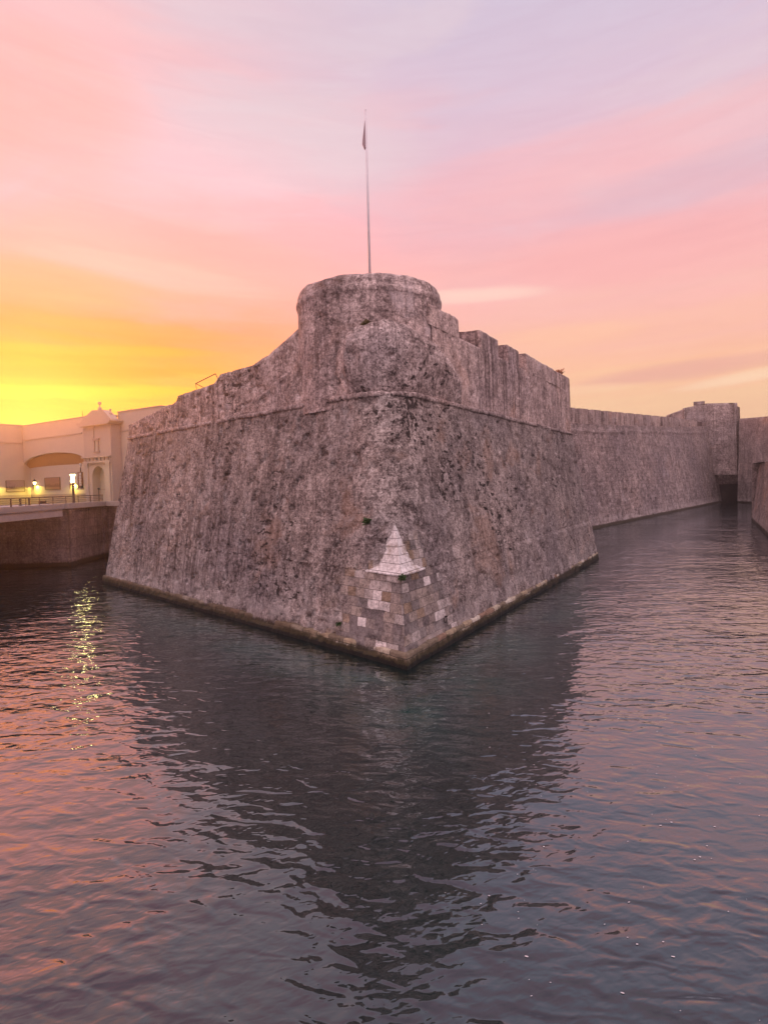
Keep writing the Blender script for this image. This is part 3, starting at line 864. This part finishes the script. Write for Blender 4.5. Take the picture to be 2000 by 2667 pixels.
# water gate in the recess: opening's shade put into a near-black panel
bm_ = MB(); ga = np.array([117.5, 226.34]); gb = np.array([125.2, 223.17]); gd = (gb - ga) / np.linalg.norm(gb - ga); gn = np.array([gd[1], -gd[0]]); gl = np.linalg.norm(gb - ga)
wpts = [(.3, -1), (gl - .5, -1), (gl - .5, 6.2), (.3, 6.2)]
bm_.prism(wpts, (ga[0] + gn[0] * .35, ga[1] + gn[1] * .35, 0), (gd[0], gd[1], 0), (0, 0, 1), (gn[0], gn[1], 0), .3)
bm_.build('water_gate', plain('gate_shade_black', (.012, .009, .009), .9), farb)

# ------------------------------------------------------------------ counterscarp wall, right edge
bank = thing('counterscarp_wall', 'reddish stained stone quay wall at the right edge of the water', 'quay wall')
wall_strip('wall', [(96, 116.5), (73.3, 126.4), (55.7, 91.8), (38.0, 57.0)], -1.5, [11.4, 11.4, 11.2, 11.0], stone('red_stained_stone', sc=.9, pit=.5, rust=1.3, courses=.4, tint=(1.0, .86, .8)), bank, .11, 1.2, .4, 14)
bank.children[0].name = 'wall'
for o in [bank.children[0]]:
    o.data.flip_normals()

# ------------------------------------------------------------------ left: quay, bridge, railing
quay = thing('quay', 'ashlar stone quay and bridge abutment at the far left of the moat', 'quay')
qp = [(-90, 76.5), (-38.4, 76.5), (-38.4, 87.2), (-36.4, 87.6), (-17, 71.5), (-12, 78), (-12, 150), (-90, 150)]
V, F, UVs = [], [], []
for i in range(len(qp)):
    a, b = np.array(qp[i]), np.array(qp[(i + 1) % len(qp)]); L_ = np.linalg.norm(b - a); o = len(V)
    for z in (-1.5, 7.0):
        V += [(a[0], a[1], z), (b[0], b[1], z)]; UVs += [(i * 7.3, z), (i * 7.3 + L_, z)]
    F.append((o, o + 1, o + 3, o + 2))
mesh_obj('quay_wall', V, F, M_CONC, quay, UVs)
mb = MB(); mb.box((-38.28, 77.3, -1.5), .5, 1.5, 8.4, 0, 0, .04); mb.build('pier', M_CONC, quay)
mb = MB(); mb.box((-38.3, 86.7, -1.5), .5, 1.0, 8.4, 0, 0, .04); mb.build('pier', M_CONC, quay)
V = [(x, y, 7.02) for x, y in qp]
mesh_obj('paving', V, [tuple(range(len(qp)))], M_ROAD, quay, [(x, y) for x, y in qp])
mb = MB()
for a, b in (((-38.3, 76.5), (-38.3, 87.2)), ((-38.3, 87.2), (-22, 74.0))):
    a, b = Vector((*a, 0)), Vector((*b, 0)); d = b - a; c = (a + b) / 2
    mb.box((c.x, c.y, 7.0), d.length, .55, .66, math.atan2(d.y, d.x), 0, .03)
mb.build('coping', M_DECK, quay)

bridge = thing('bridge', 'low concrete road bridge with side beam over the dark channel at left', 'bridge')
mb = MB(); mb.box((-51.3, 56.2, 7.03), 26, 40, .62, 0, 0, .03); mb.build('deck', M_DECK, bridge)
mb = MB(); mb.box((-38.75, 55.9, 6.12), .5, 40.2, .9, 0, 0, .03); mb.build('beam', plain('beam_concrete', (.36, .29, .28), .9, sc=1.5), bridge)
mb = MB(); mb.box((-38.42, 55.9, 6.98), .2, 40.2, .12); mb.build('drip_ledge', M_DECK, bridge)
mb = MB(); mb.box((-63.8, 55.9, 6.12), .5, 40.2, .9, 0, 0, .03); mb.build('beam', M_DECK, bridge)

rail = thing('railing', 'dark red metal railing with three thin rails along the bridge edge', 'railing')
ys = [48, 51.2, 54.4, 57.6, 60.8, 65.2, 67.9, 70.6, 73.5, 76.5, 79.6, 83.0, 86.4]
for i, y in enumerate(ys):
    mb = MB(); r_ = .13 if i in (5,) else .07
    mb.box((-38.3, y, 7.64), r_, r_, .86, 0, 0, .01); mb.build('post', M_RAIL, rail)
for z, r_ in ((8.5, .055), (8.26, .028), (8.05, .028), (7.84, .028)):
    mb = MB(); mb.tube((-38.3, 46, z), (-38.3, 86.6, z), r_, r_, 8); mb.build('top_rail' if z > 8.4 else 'rail', M_RAIL, rail)

for (x, y) in ((-39.9, 69.7), (-39.6, 70.9)):
    t_ = thing('bollard', 'short dark post on the bridge road behind the railing', 'bollard', 'posts behind the railing', (x, y, 7.65))
    mb = MB(); mb.lathe((0, 0, 0), [(.11, 0), (.11, .62), (.14, .66), (.14, .74), (.05, .8)], 10); mb.build('post', M_DARK, t_)
    mb = MB(); mb.lathe((0, 0, 0), [(.2, .0), (.2, .06), (.12, .09)], 10); mb.build('base', M_DARK, t_)
bn = thing('bench', 'low dark bench half hidden behind the railing', 'bench', None, (-46.0, 86.0, 7.05))
mb = MB(); mb.box((0, 0, .42), .5, 1.9, .08, 0, 0, .01); mb.build('seat', M_FRAME, bn)
mb = MB(); mb.box((-.25, 0, .5), .06, 1.9, .4, 0, 0, .01); mb.build('backrest', M_FRAME, bn)
for yy in (-.75, .75):
    mb = MB(); mb.box((0, yy, 0), .42, .08, .42); mb.build('leg', M_DARK, bn)

# ------------------------------------------------------------------ left: white building with arch and portal
W0 = np.array([-59.6, 106.0]); dw = np.array([.82, -.573]); dw /= np.linalg.norm(dw); nw = np.array([-dw[1] * -1, -dw[0]]); nw = np.array([dw[1], -dw[0]])
if nw @ (-W0) < 0: nw = -nw
GZ = 7.05


def wp(t, out, z): q = W0 + dw * t + nw * out; return Vector((q[0], q[1], z))


UX = Vector((dw[0], dw[1], 0)); UN = Vector((nw[0], nw[1], 0)); UZ = Vector((0, 0, 1))
hall = thing('white_building', 'cream rendered building with a wide shallow arch beyond the bridge', 'building')
# front slab with the arched opening
arc = [(8.9 + 9.3 * math.cos(a), 13.7 + 1.6 * math.sin(a)) for a in np.linspace(0, math.pi, 25)]
pts = [(-.4, 20.15), (22.5, 20.15), (22.5, 18.5), (27.1, 18.5), (27.1, 20.1), (37, 20.1), (37, GZ), (18.2, GZ)] + arc + [(-.4, GZ)]
mb = MB(); mb.prism(pts, wp(0, 0, 0), UX, UZ, -UN, .5); mb.build('front_wall', M_WHITE, hall)
# vault falling back to the inner wall
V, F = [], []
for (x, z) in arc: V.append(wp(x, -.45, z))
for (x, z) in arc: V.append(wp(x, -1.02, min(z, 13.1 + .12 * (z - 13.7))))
mesh_obj('vault', V, grid_faces(2, len(arc)), plain('shade_brown_soffit', (.3, .15, .07), .9, var=.12), hall)  # shade of the recess put into the soffit's brown colour
mb = MB(); mb.prism([(-1, GZ), (19.5, GZ), (19.5, 14.2), (-1, 14.2)], wp(0, -1.0, 0), UX, UZ, -UN, .4); mb.build('inner_wall', M_WHITE, hall)
mb = MB(); mb.prism([(18.2, GZ), (18.6, GZ), (18.6, 14.2), (18.2, 14.2)], wp(0, -.5, 0), UX, UZ, -UN, .5); mb.build('side_wall', M_WHITE, hall)
# wing returning towards the camera
mb = MB(); o_ = wp(-.4, -4.2, 0); mb.prism([(0, GZ), (22, GZ), (22, 20.15), (0, 20.15)], o_, UN, UZ, -UX, .5); mb.build('wing_wall', M_WHITE, hall)
mb = MB()
mb.prism([(-.5, 20.15), (22.5, 20.15), (22.5, 20.3), (-.5, 20.3)], wp(0, .1, 0), UX, UZ, -UN, .9); mb.build('coping', M_CREAM, hall)
mb = MB(); mb.prism([(27.1, 20.1), (37, 20.1), (37, 20.25), (27.1, 20.25)], wp(0, .1, 0), UX, UZ, -UN, .9); mb.build('coping', M_CREAM, hall)
mb = MB(); mb.prism([(0, 20.15), (22, 20.15), (22, 20.38), (0, 20.38)], wp(-.3, -4.2, 0), UN, UZ, -UX, 1.2); mb.build('coping', M_CREAM, hall)
mb = MB(); mb.prism([(0, 17.75), (17.6, 17.75), (17.6, 17.95), (0, 17.95)], wp(0, .12, 0), UX, UZ, -UN, .118); mb.build('string_course', M_CREAM, hall)
mb = MB(); mb.prism([(24.0, 17.4), (37, 17.4), (37, 17.6), (24.0, 17.6)], wp(0, .12, 0), UX, UZ, -UN, .118); mb.build('string_course', M_CREAM, hall)
mb = MB(); mb.prism([(4.3, 17.3), (22, 17.3), (22, 17.5), (4.3, 17.5)], wp(-.4, -4.2, 0), UN, UZ, UX, .12); mb.build('string_course', M_CREAM, hall)
mb = MB(); mb.prism([(-.9, GZ), (18.2, GZ), (18.2, 8.75), (-.9, 8.75)], wp(0, -1.0, 0), UX, UZ, UN, .12); mb.build('skirting', M_TRIM, hall)
mb = MB(); mb.prism([(.8, GZ), (22, GZ), (22, 8.75), (.8, 8.75)], wp(-.4, -4.2, 0), UN, UZ, UX, .12); mb.build('skirting', M_TRIM, hall)
mb = MB(); q = wp(17.0, -.6, 20.4); mb.tube(q, q + Vector((0, 0, .9)), .05, .02); mb.build('roof_spike', M_DARK, hall)
mb = MB(); q = wp(26.8, .1, 19.0); mb.box(wp(26.8, .1, 18.5), .4, .4, .5, -.6); mb.lathe(q, [(.22, 0), (.16, .2), (.08, .3), (.08, .42), (.2, .52), (.26, .66), (.2, .8), (.02, .88)], 12); mb.build('ball_finial', M_CREAM, hall)

# portal
PX, PO = 24.2, 1.6                                                  # centre along the wall, projection
portal = thing('portal', 'cream stone gateway with pediment, ball finials and arched gate beside the arch', 'gateway')


def pw(x, out, z): return wp(PX + x, PO + out, z)


HW = 3.4
arch = [(1.6 * math.cos(a), 11.0 + 1.62 * math.sin(a)) for a in np.linspace(0, math.pi, 17)]
mb = MB(); mb.prism([(-HW, 18.4), (HW, 18.4), (HW, GZ), (1.6, GZ)] + arch + [(-1.6, GZ), (-HW, GZ)], pw(0, 0, 0), UX, UZ, -UN, PO - .02); mb.build('body', M_CREAM, portal)
mb = MB(); mb.prism([(-1.7, GZ), (1.7, GZ), (1.7, 12.75), (-1.7, 12.75)], pw(0, -1.2, 0), UX, UZ, -UN, .15); g_ = mb.build('gate', M_DOOR, portal)
mb = MB()
for z in (GZ + 2.2,): mb.prism([(-1.55, z), (1.55, z), (1.55, z + .07), (-1.55, z + .07)], pw(0, -1.2, 0), UX, UZ, UN, .05)
mb.build('ledge', M_TRIM, g_)
for sx in (-1, 1):
    mb = MB()
    for (x0, x1, z0, z1, o) in ((2.25, 3.25, GZ, GZ + .5, .28), (2.35, 3.15, GZ + .5, 12.75, .2), (2.25, 3.25, 12.75, 13.1, .3)):
        mb.prism([(sx * x0, z0), (sx * x1, z0), (sx * x1, z1), (sx * x0, z1)], pw(0, .002, 0), UX, UZ, UN, o)
    mb.build('pilaster', M_CREAM, portal)
mb = MB(); mb.prism([(-3.5, 13.1), (3.5, 13.1), (3.5, 13.35), (-3.5, 13.35)], pw(0, .004, 0), UX, UZ, UN, .3)
mb.prism([(-3.4, 13.35), (3.4, 13.35), (3.4, 13.85), (-3.4, 13.85)], pw(0, .004, 0), UX, UZ, UN, .12)
mb.prism([(-3.65, 13.85), (3.65, 13.85), (3.65, 14.1), (-3.65, 14.1)], pw(0, .004, 0), UX, UZ, UN, .4)
mb.build('entablature', M_CREAM, portal)
for k in range(7):
    x = -2.85 + .95 * k
    mb = MB(); mb.prism([(x - .17, 13.37), (x + .17, 13.37), (x + .17, 13.83), (x - .17, 13.83)], pw(0, .13, 0), UX, UZ, UN, .12); mb.build('bracket', M_TRIM, portal)
mb = MB(); mb.prism([(-1.8, 12.78), (1.8, 12.78), (1.8, 12.95), (-1.8, 12.95)], pw(0, .002, 0), UX, UZ, UN, .12); mb.build('lintel_moulding', M_TRIM, portal)
# small blind window above
win = MB(); win.prism([(-.45, 14.75), (.45, 14.75), (.45, 16.25), (-.45, 16.25)], pw(0, .003, 0), UX, UZ, UN, .03); win = win.build('window', M_DOOR, portal)
for (x0, x1, z0, z1, o) in ((-.72, .72, 14.55, 14.75, .2), (-.8, .8, 16.25, 16.55, .25), (-.58, -.42, 14.75, 16.25, .16), (.42, .58, 14.75, 16.25, .16)):
    mb = MB(); mb.prism([(x0, z0), (x1, z0), (x1, z1), (x0, z1)], pw(0, .005, 0), UX, UZ, UN, o); mb.build('frame', M_TRIM, win)
mb = MB(); mb.tube(pw(-.6, .06, 16.6), pw(-.6, .06, 18.4), .05, .05, 6); mb.build('drain_pipe', M_TRIM, portal)
# cornice and pediment
mb = MB(); mb.prism([(-3.7, 18.4), (3.7, 18.4), (4.2, 18.75), (4.2, 18.95), (-4.2, 18.95), (-4.2, 18.75)], pw(0, .55, 0), UX, UZ, -UN, PO + .5); mb.build('cornice', M_CREAM, portal)
mb = MB(); mb.prism([(-3.9, 18.95), (4.0, 18.95), (3.9, 19.1), (2.1, 20.45), (-.6, 20.6), (-2.0, 20.0), (-2.6, 19.95)], pw(0, .2, 0), UX, UZ, -UN, 1.2); mb.build('pediment', M_CREAM, portal)
FIN = [(.3, 0), (.3, .35), (.2, .5), (.09, .62), (.09, .85), (.22, .95), (.28, 1.12), (.22, 1.3), (.03, 1.38)]
for x, z, k in ((0.3, 20.5, .95), (2.9, 19.75, .6)):
    mb = MB(); mb.lathe(pw(x, -.5, z), [(r_ * k, h * k) for r_, h in FIN], 14); mb.build('ball_finial', M_CREAM, portal, True)

P2 = 4.4
# pictures, lanterns, street lamp, ornament
for (fr_o, fux, fun, w_, h_, z0, mat, lab) in (
        (wp(-.4 + .02, .15, 0), UN, UX, 2.8, 1.75, 9.35, M_PIC1, 'faded pale landscape panel on the wall left of the lantern'),
        (wp(P2, -.98, 0), UX, UN, 4.6, 1.85, 9.55, M_PIC2, 'brown framed picture panel on the wall between the two lanterns')):
    t_ = thing('picture_panel', lab, 'picture', 'picture panels under the arch')
    a = [fr_o + fux * x + UZ * z + fun * .06 for x, z in ((0, z0), (w_, z0), (w_, z0 + h_), (0, z0 + h_))]
    mesh_obj('print', a, [(0, 1, 2, 3)], mat, t_, [(0, 0), (1.7, 0), (1.7, 1), (0, 1)])
    for (x0, x1, za, zb) in ((-.08, w_ + .08, z0 - .08, z0), (-.08, w_ + .08, z0 + h_, z0 + h_ + .06), (-.08, 0, z0, z0 + h_), (w_, w_ + .08, z0, z0 + h_)):
        mb = MB(); mb.prism([(x0, za), (x1, za), (x1, zb), (x0, zb)], fr_o, fux, UZ, fun, .1); mb.build('frame', M_FRAME, t_)


LA, LB = .45, 11.95


def lantern(x, out, lab, z=10.2, col=(.95, .8, .1), e=800):
    t_ = thing('wall_lantern', lab, 'wall lamp', 'wall lanterns under the arch')
    b = wp(x, out, z); c = wp(x + 1.2, out + .35, z)
    mb = MB(); mb.tube(b + Vector((0, 0, .05)), c + Vector((0, 0, .1)), .045); mb.tube(b + Vector((0, 0, -.5)), (b + c) / 2 + Vector((0, 0, .05)), .035)
    mb.box(b + Vector((0, 0, -.6)), .12, .12, .75, 0, 0, .01); mb.build('bracket', M_DARK, t_)
    mb = MB(); mb.lathe(c + Vector((0, 0, .12)), [(.05, 0), (.16, .06), (.28, .5), (.28, .54)], 8); mb.build('glass', M_GLOW2, t_)
    mb = MB(); mb.lathe(c + Vector((0, 0, .67)), [(.36, 0), (.36, .06), (.24, .22), (.08, .34), (.05, .46), (.01, .5)], 8); mb.build('cap', M_DARK, t_)
    l = bpy.data.lights.new('lantern_light', 'SPOT'); l.energy = e; l.color = col; l.shadow_soft_size = .1; l.spot_size = R(172); l.spot_blend = .12
    lo = bpy.data.objects.new('lantern_light', l); COL.objects.link(lo); lo.location = c + Vector((0, 0, .05)); lo.parent = t_
    lo.rotation_euler = (0, 0, 0)


lantern(LA, -.95, 'lit black wall lantern on a bracket between the two picture panels')
lantern(LB, -.95, 'lit black wall lantern partly behind the bright street lamp')
lo_ = wp(-.38, 4.9, 0)
t_ = thing('wall_lantern', 'lit black wall lantern on the wing wall left of the faded pale panel', 'wall lamp', 'wall lanterns under the arch')
b = lo_ + Vector((0, 0, 10.2)); c = b + UX * .75
mb = MB(); mb.tube(b, c, .045); mb.box(b + Vector((0, 0, -.6)), .12, .12, .75); mb.build('bracket', M_DARK, t_)
mb = MB(); mb.lathe(c + Vector((0, 0, .12)), [(.05, 0), (.16, .06), (.28, .5), (.28, .54)], 8); mb.build('glass', M_GLOW2, t_)
mb = MB(); mb.lathe(c + Vector((0, 0, .67)), [(.36, 0), (.36, .06), (.24, .22), (.08, .34), (.01, .5)], 8); mb.build('cap', M_DARK, t_)
l = bpy.data.lights.new('lantern_light', 'SPOT'); l.energy = 800; l.color = (.95, .8, .1); l.shadow_soft_size = .1; l.spot_size = R(172); l.spot_blend = .12
lo = bpy.data.objects.new('lantern_light', l); COL.objects.link(lo); lo.location = c; lo.parent = t_

lamp = thing('street_lamp', 'bright street lamp on a thick red brown post at the bridge end', 'street lamp', None, (-42.0, 86.0, 7.03))
mb = MB(); mb.lathe((0, 0, 0), [(.3, 0), (.3, .2), (.2, .3), (.17, .5), (.15, 3.1), (.19, 3.16), (.19, 3.25)], 14); mb.build('post', M_RAIL, lamp)
mb = MB(); mb.lathe((0, 0, 3.25), [(.2, 0), (.22, .3), (.25, .8), (.36, 1.15)], 14); mb.build('glass', M_GLOW, lamp, True)
mb = MB(); mb.lathe((0, 0, 4.4), [(.4, 0), (.4, .05), (.2, .14), (.02, .18)], 14); mb.build('cap', M_DARK, lamp)
l = bpy.data.lights.new('lamp_light', 'POINT'); l.energy = 200; l.color = (1.0, .8, .25); l.shadow_soft_size = .4
lo = bpy.data.objects.new('lamp_light', l); COL.objects.link(lo); lo.location = (0, 0, 4.0); lo.parent = lamp; lo.location.x = .62

orn = thing('wall_ornament', 'tall dark red wall ornament with pale upright bars and finial left of the gateway', 'wall ornament')
ob = wp(17.1, .1, 0)
mb = MB(); mb.prism([(-.55, 9.9), (.55, 9.9), (.55, 12.0), (-.55, 12.0)], ob, UX, UZ, UN, .3); mb.build('panel', plain('dark_red_panel', (.12, .03, .02), .6), orn)
for x in (-.5, .12, .48):
    mb = MB(); mb.prism([(x - .07, 9.95), (x + .07, 9.95), (x + .07, 11.9), (x - .07, 11.9)], ob + UN * .3, UX, UZ, UN, .1); mb.build('bar', M_PALE, orn)
mb = MB(); mb.prism([(-.6, 9.35), (.6, 9.35), (.7, 9.6), (-.7, 9.6)], ob, UX, UZ, UN, .5); mb.build('shelf', M_CREAM, orn)
mb = MB(); mb.prism([(-.5, 9.6), (.5, 9.6), (.5, 9.9), (-.5, 9.9)], ob, UX, UZ, UN, .32); mb.build('foot', M_DARK, orn)
mb = MB(); q = ob + UN * .2 + UX * .25; mb.tube(q + UZ * 12.0, q + UZ * 12.7, .12, .06, 8); mb.build('stem', M_RAIL, orn)
mb = MB(); mb.ball(q + UZ * 12.85, .13); mb.ball(q + UZ * 13.15, .19); mb.build('finial', M_PALE, orn)

# small lamp post by the gate jamb
t_ = thing('bollard', 'thin dark post with round head at the right jamb of the gate', 'bollard', None, tuple(pw(1.95, 1.2, GZ)))
mb = MB(); mb.tube((0, 0, 0), (0, 0, 2.2), .06, .05, 8); mb.build('post', M_DARK, t_)
mb = MB(); mb.ball((0, 0, 2.32), .16); mb.build('head', M_DARK, t_)

# ------------------------------------------------------------------ far conifer beyond the left rampart
tree = thing('conifer', 'small distant conifer with tiered branches above the cream wall roofline', 'tree', None, (-58.0, 148.0, 7.0))
mb = MB(); mb.tube((0, 0, 0), (0, 0, 21.0), .5, .08, 8); mb.build('trunk', plain('bark', (.07, .05, .04), .9), tree)
rnd = random.Random(3); V, F = [], []
for i in range(11):
    z = 9.0 + i * 1.12; rad = 3.4 * (1 - i / 13.5)
    for k in range(9):
        a = 2 * math.pi * k / 9 + i * .7 + rnd.uniform(-.15, .15); e = Vector((math.cos(a), math.sin(a), .22))
        for s in np.linspace(.15, 1, 9):
            c = e * rad * s + Vector((0, 0, z))
            for _ in range(3):
                dd = (e + Vector((rnd.uniform(-1, 1), rnd.uniform(-1, 1), rnd.uniform(-.2, .6)))).normalized() * rnd.uniform(.3, .6)
                sdv = dd.cross(Vector((rnd.uniform(-1, 1), rnd.uniform(-1, 1), 1))).normalized() * .13
                o = len(V); V += [c - sdv, c + sdv, c + dd]; F.append((o, o + 1, o + 2))
mesh_obj('crown', V, F, plain('conifer_needles', (.04, .06, .025), .7, var=.5), tree)

# ------------------------------------------------------------------ water
def water_mat():
    mt, t = new_mat('moat_water')
    pos = t.node('ShaderNodeNewGeometry').outputs['Position']
    px, py, pz = t.sep(pos)
    rot = lambda a, sx, sy: t.comb(t.math('MULTIPLY', t.math('ADD', t.math('MULTIPLY', px, math.cos(a)), t.math('MULTIPLY', py, math.sin(a))), sx),
                                   t.math('MULTIPLY', t.math('SUBTRACT', t.math('MULTIPLY', py, math.cos(a)), t.math('MULTIPLY', px, math.sin(a))), sy), 0.0)
    w1 = t.noise(rot(.15, .5, 1.0), .5, 2, .5, .6)
    w2 = t.noise(rot(-.25, .7, 1.25), 1.5, 1, .45, .6)
    w3 = t.noise(rot(.35, .8, 1.3), 4.2, 1, .45, .4)
    calm = t.rng(t.noise(pos, .09, 4, .55), .38, .62, .6, 1.2)
    h = t.math('ADD', t.math('MULTIPLY', w1, .12), t.math('ADD', t.math('MULTIPLY', w2, .066), t.math('MULTIPLY', w3, .012)))
    h = t.math('MULTIPLY', h, calm)
    b = t.node('ShaderNodeBump'); b.inputs['Strength'].default_value = 1.0; b.inputs['Distance'].default_value = 1.0
    t.put(b.inputs['Height'], h)
    f = t.node('ShaderNodeLayerWeight'); f.inputs['Blend'].default_value = .5; t.L.new(b.outputs[0], f.inputs['Normal'])
    fr_ = t.math('MULTIPLY_ADD', t.math('POWER', f.outputs['Facing'], 2.75), .89, .09)
    g = t.node('ShaderNodeBsdfGlossy'); g.inputs['Roughness'].default_value = .02; g.inputs['Color'].default_value = c4(.87, .94, .99)
    t.L.new(b.outputs[0], g.inputs['Normal'])
    d = t.node('ShaderNodeBsdfDiffuse')
    murk = t.noise(pos, .12, 3, .5)
    # pale submerged footing close to the bastion shows green through the water
    e1 = t.math('ADD', t.math('MULTIPLY', t.math('SUBTRACT', px, float(C0[0])), float(n1[0])), t.math('MULTIPLY', t.math('SUBTRACT', py, float(C0[1])), float(n1[1])))
    e2 = t.math('ADD', t.math('MULTIPLY', t.math('SUBTRACT', px, float(C0[0])), float(n2[0])), t.math('MULTIPLY', t.math('SUBTRACT', py, float(C0[1])), float(n2[1])))
    ed = t.math('MAXIMUM', e1, e2)
    shal = t.math('MULTIPLY', t.math('MULTIPLY', t.rng(ed, .8, 2.2), t.rng(ed, 7.5, 2.5)), t.math('MULTIPLY', t.rng(py, 62, 40), t.rng(t.noise(pos, .16, 4, .6), .34, .62)))
    murk_c = lambda c: t.mix(shal, c, c4(.004, .042, .037))
    t.put(d.inputs['Color'], murk_c(t.mix(murk, c4(.0001, .004, .0045), c4(.0002, .014, .0135))))
    mx = t.node('ShaderNodeMixShader'); t.L.new(fr_, mx.inputs[0]); t.L.new(d.outputs[0], mx.inputs[1]); t.L.new(g.outputs[0], mx.inputs[2])
    o = t.node('ShaderNodeOutputMaterial'); t.L.new(mx.outputs[0], o.inputs[0])
    return mt


wat = mesh_obj('water', [(-165, -60, 0), (275, -60, 0), (275, 260, 0), (-165, 260, 0)], [(0, 1, 2, 3)], water_mat())
struct(wat)

# ------------------------------------------------------------------ sea air
mb = MB(); mb.box((55, 100, -3.0), 450, 330, 39.5)
mt = bpy.data.materials.new('sea_air'); mt.use_nodes = True; t = NT(mt.node_tree)
pv = t.node('ShaderNodeVolumePrincipled'); pv.inputs['Color'].default_value = c4(.96, .9, .9); pv.inputs['Density'].default_value = .0009
pv.inputs['Anisotropy'].default_value = .86
o = t.node('ShaderNodeOutputMaterial'); t.L.new(pv.outputs[0], o.inputs['Volume'])
hz = mb.build('haze', mt); hz['kind'] = 'stuff'

# ------------------------------------------------------------------ flecks of foam drifting on the near water
rnd = random.Random(11); V, F = [], []
for k in range(150):
    x, y = rnd.uniform(1.0, 11), rnd.uniform(9.5, 26)
    if x < (y - 8) * .2 or rnd.random() > .85: continue
    r_ = rnd.choice((.006, .009, .009, .012, .02)); o = len(V); el_ = rnd.uniform(1, 2.2); a0 = rnd.uniform(-.5, .5)
    for q in range(7):
        a = 2 * math.pi * q / 7; rr_ = r_ * rnd.uniform(.7, 1.2); xx, yy = rr_ * el_ * math.cos(a), rr_ * math.sin(a)
        V.append((x + xx * math.cos(a0) - yy * math.sin(a0), y + xx * math.sin(a0) + yy * math.cos(a0), .012))
    V.append((x, y, .02)); F += [(o + q, o + (q + 1) % 7, o + 7) for q in range(7)]
fo = mesh_obj('foam_flecks', V, F, plain('foam', (.5, .47, .48), .6)); fo['kind'] = 'stuff'
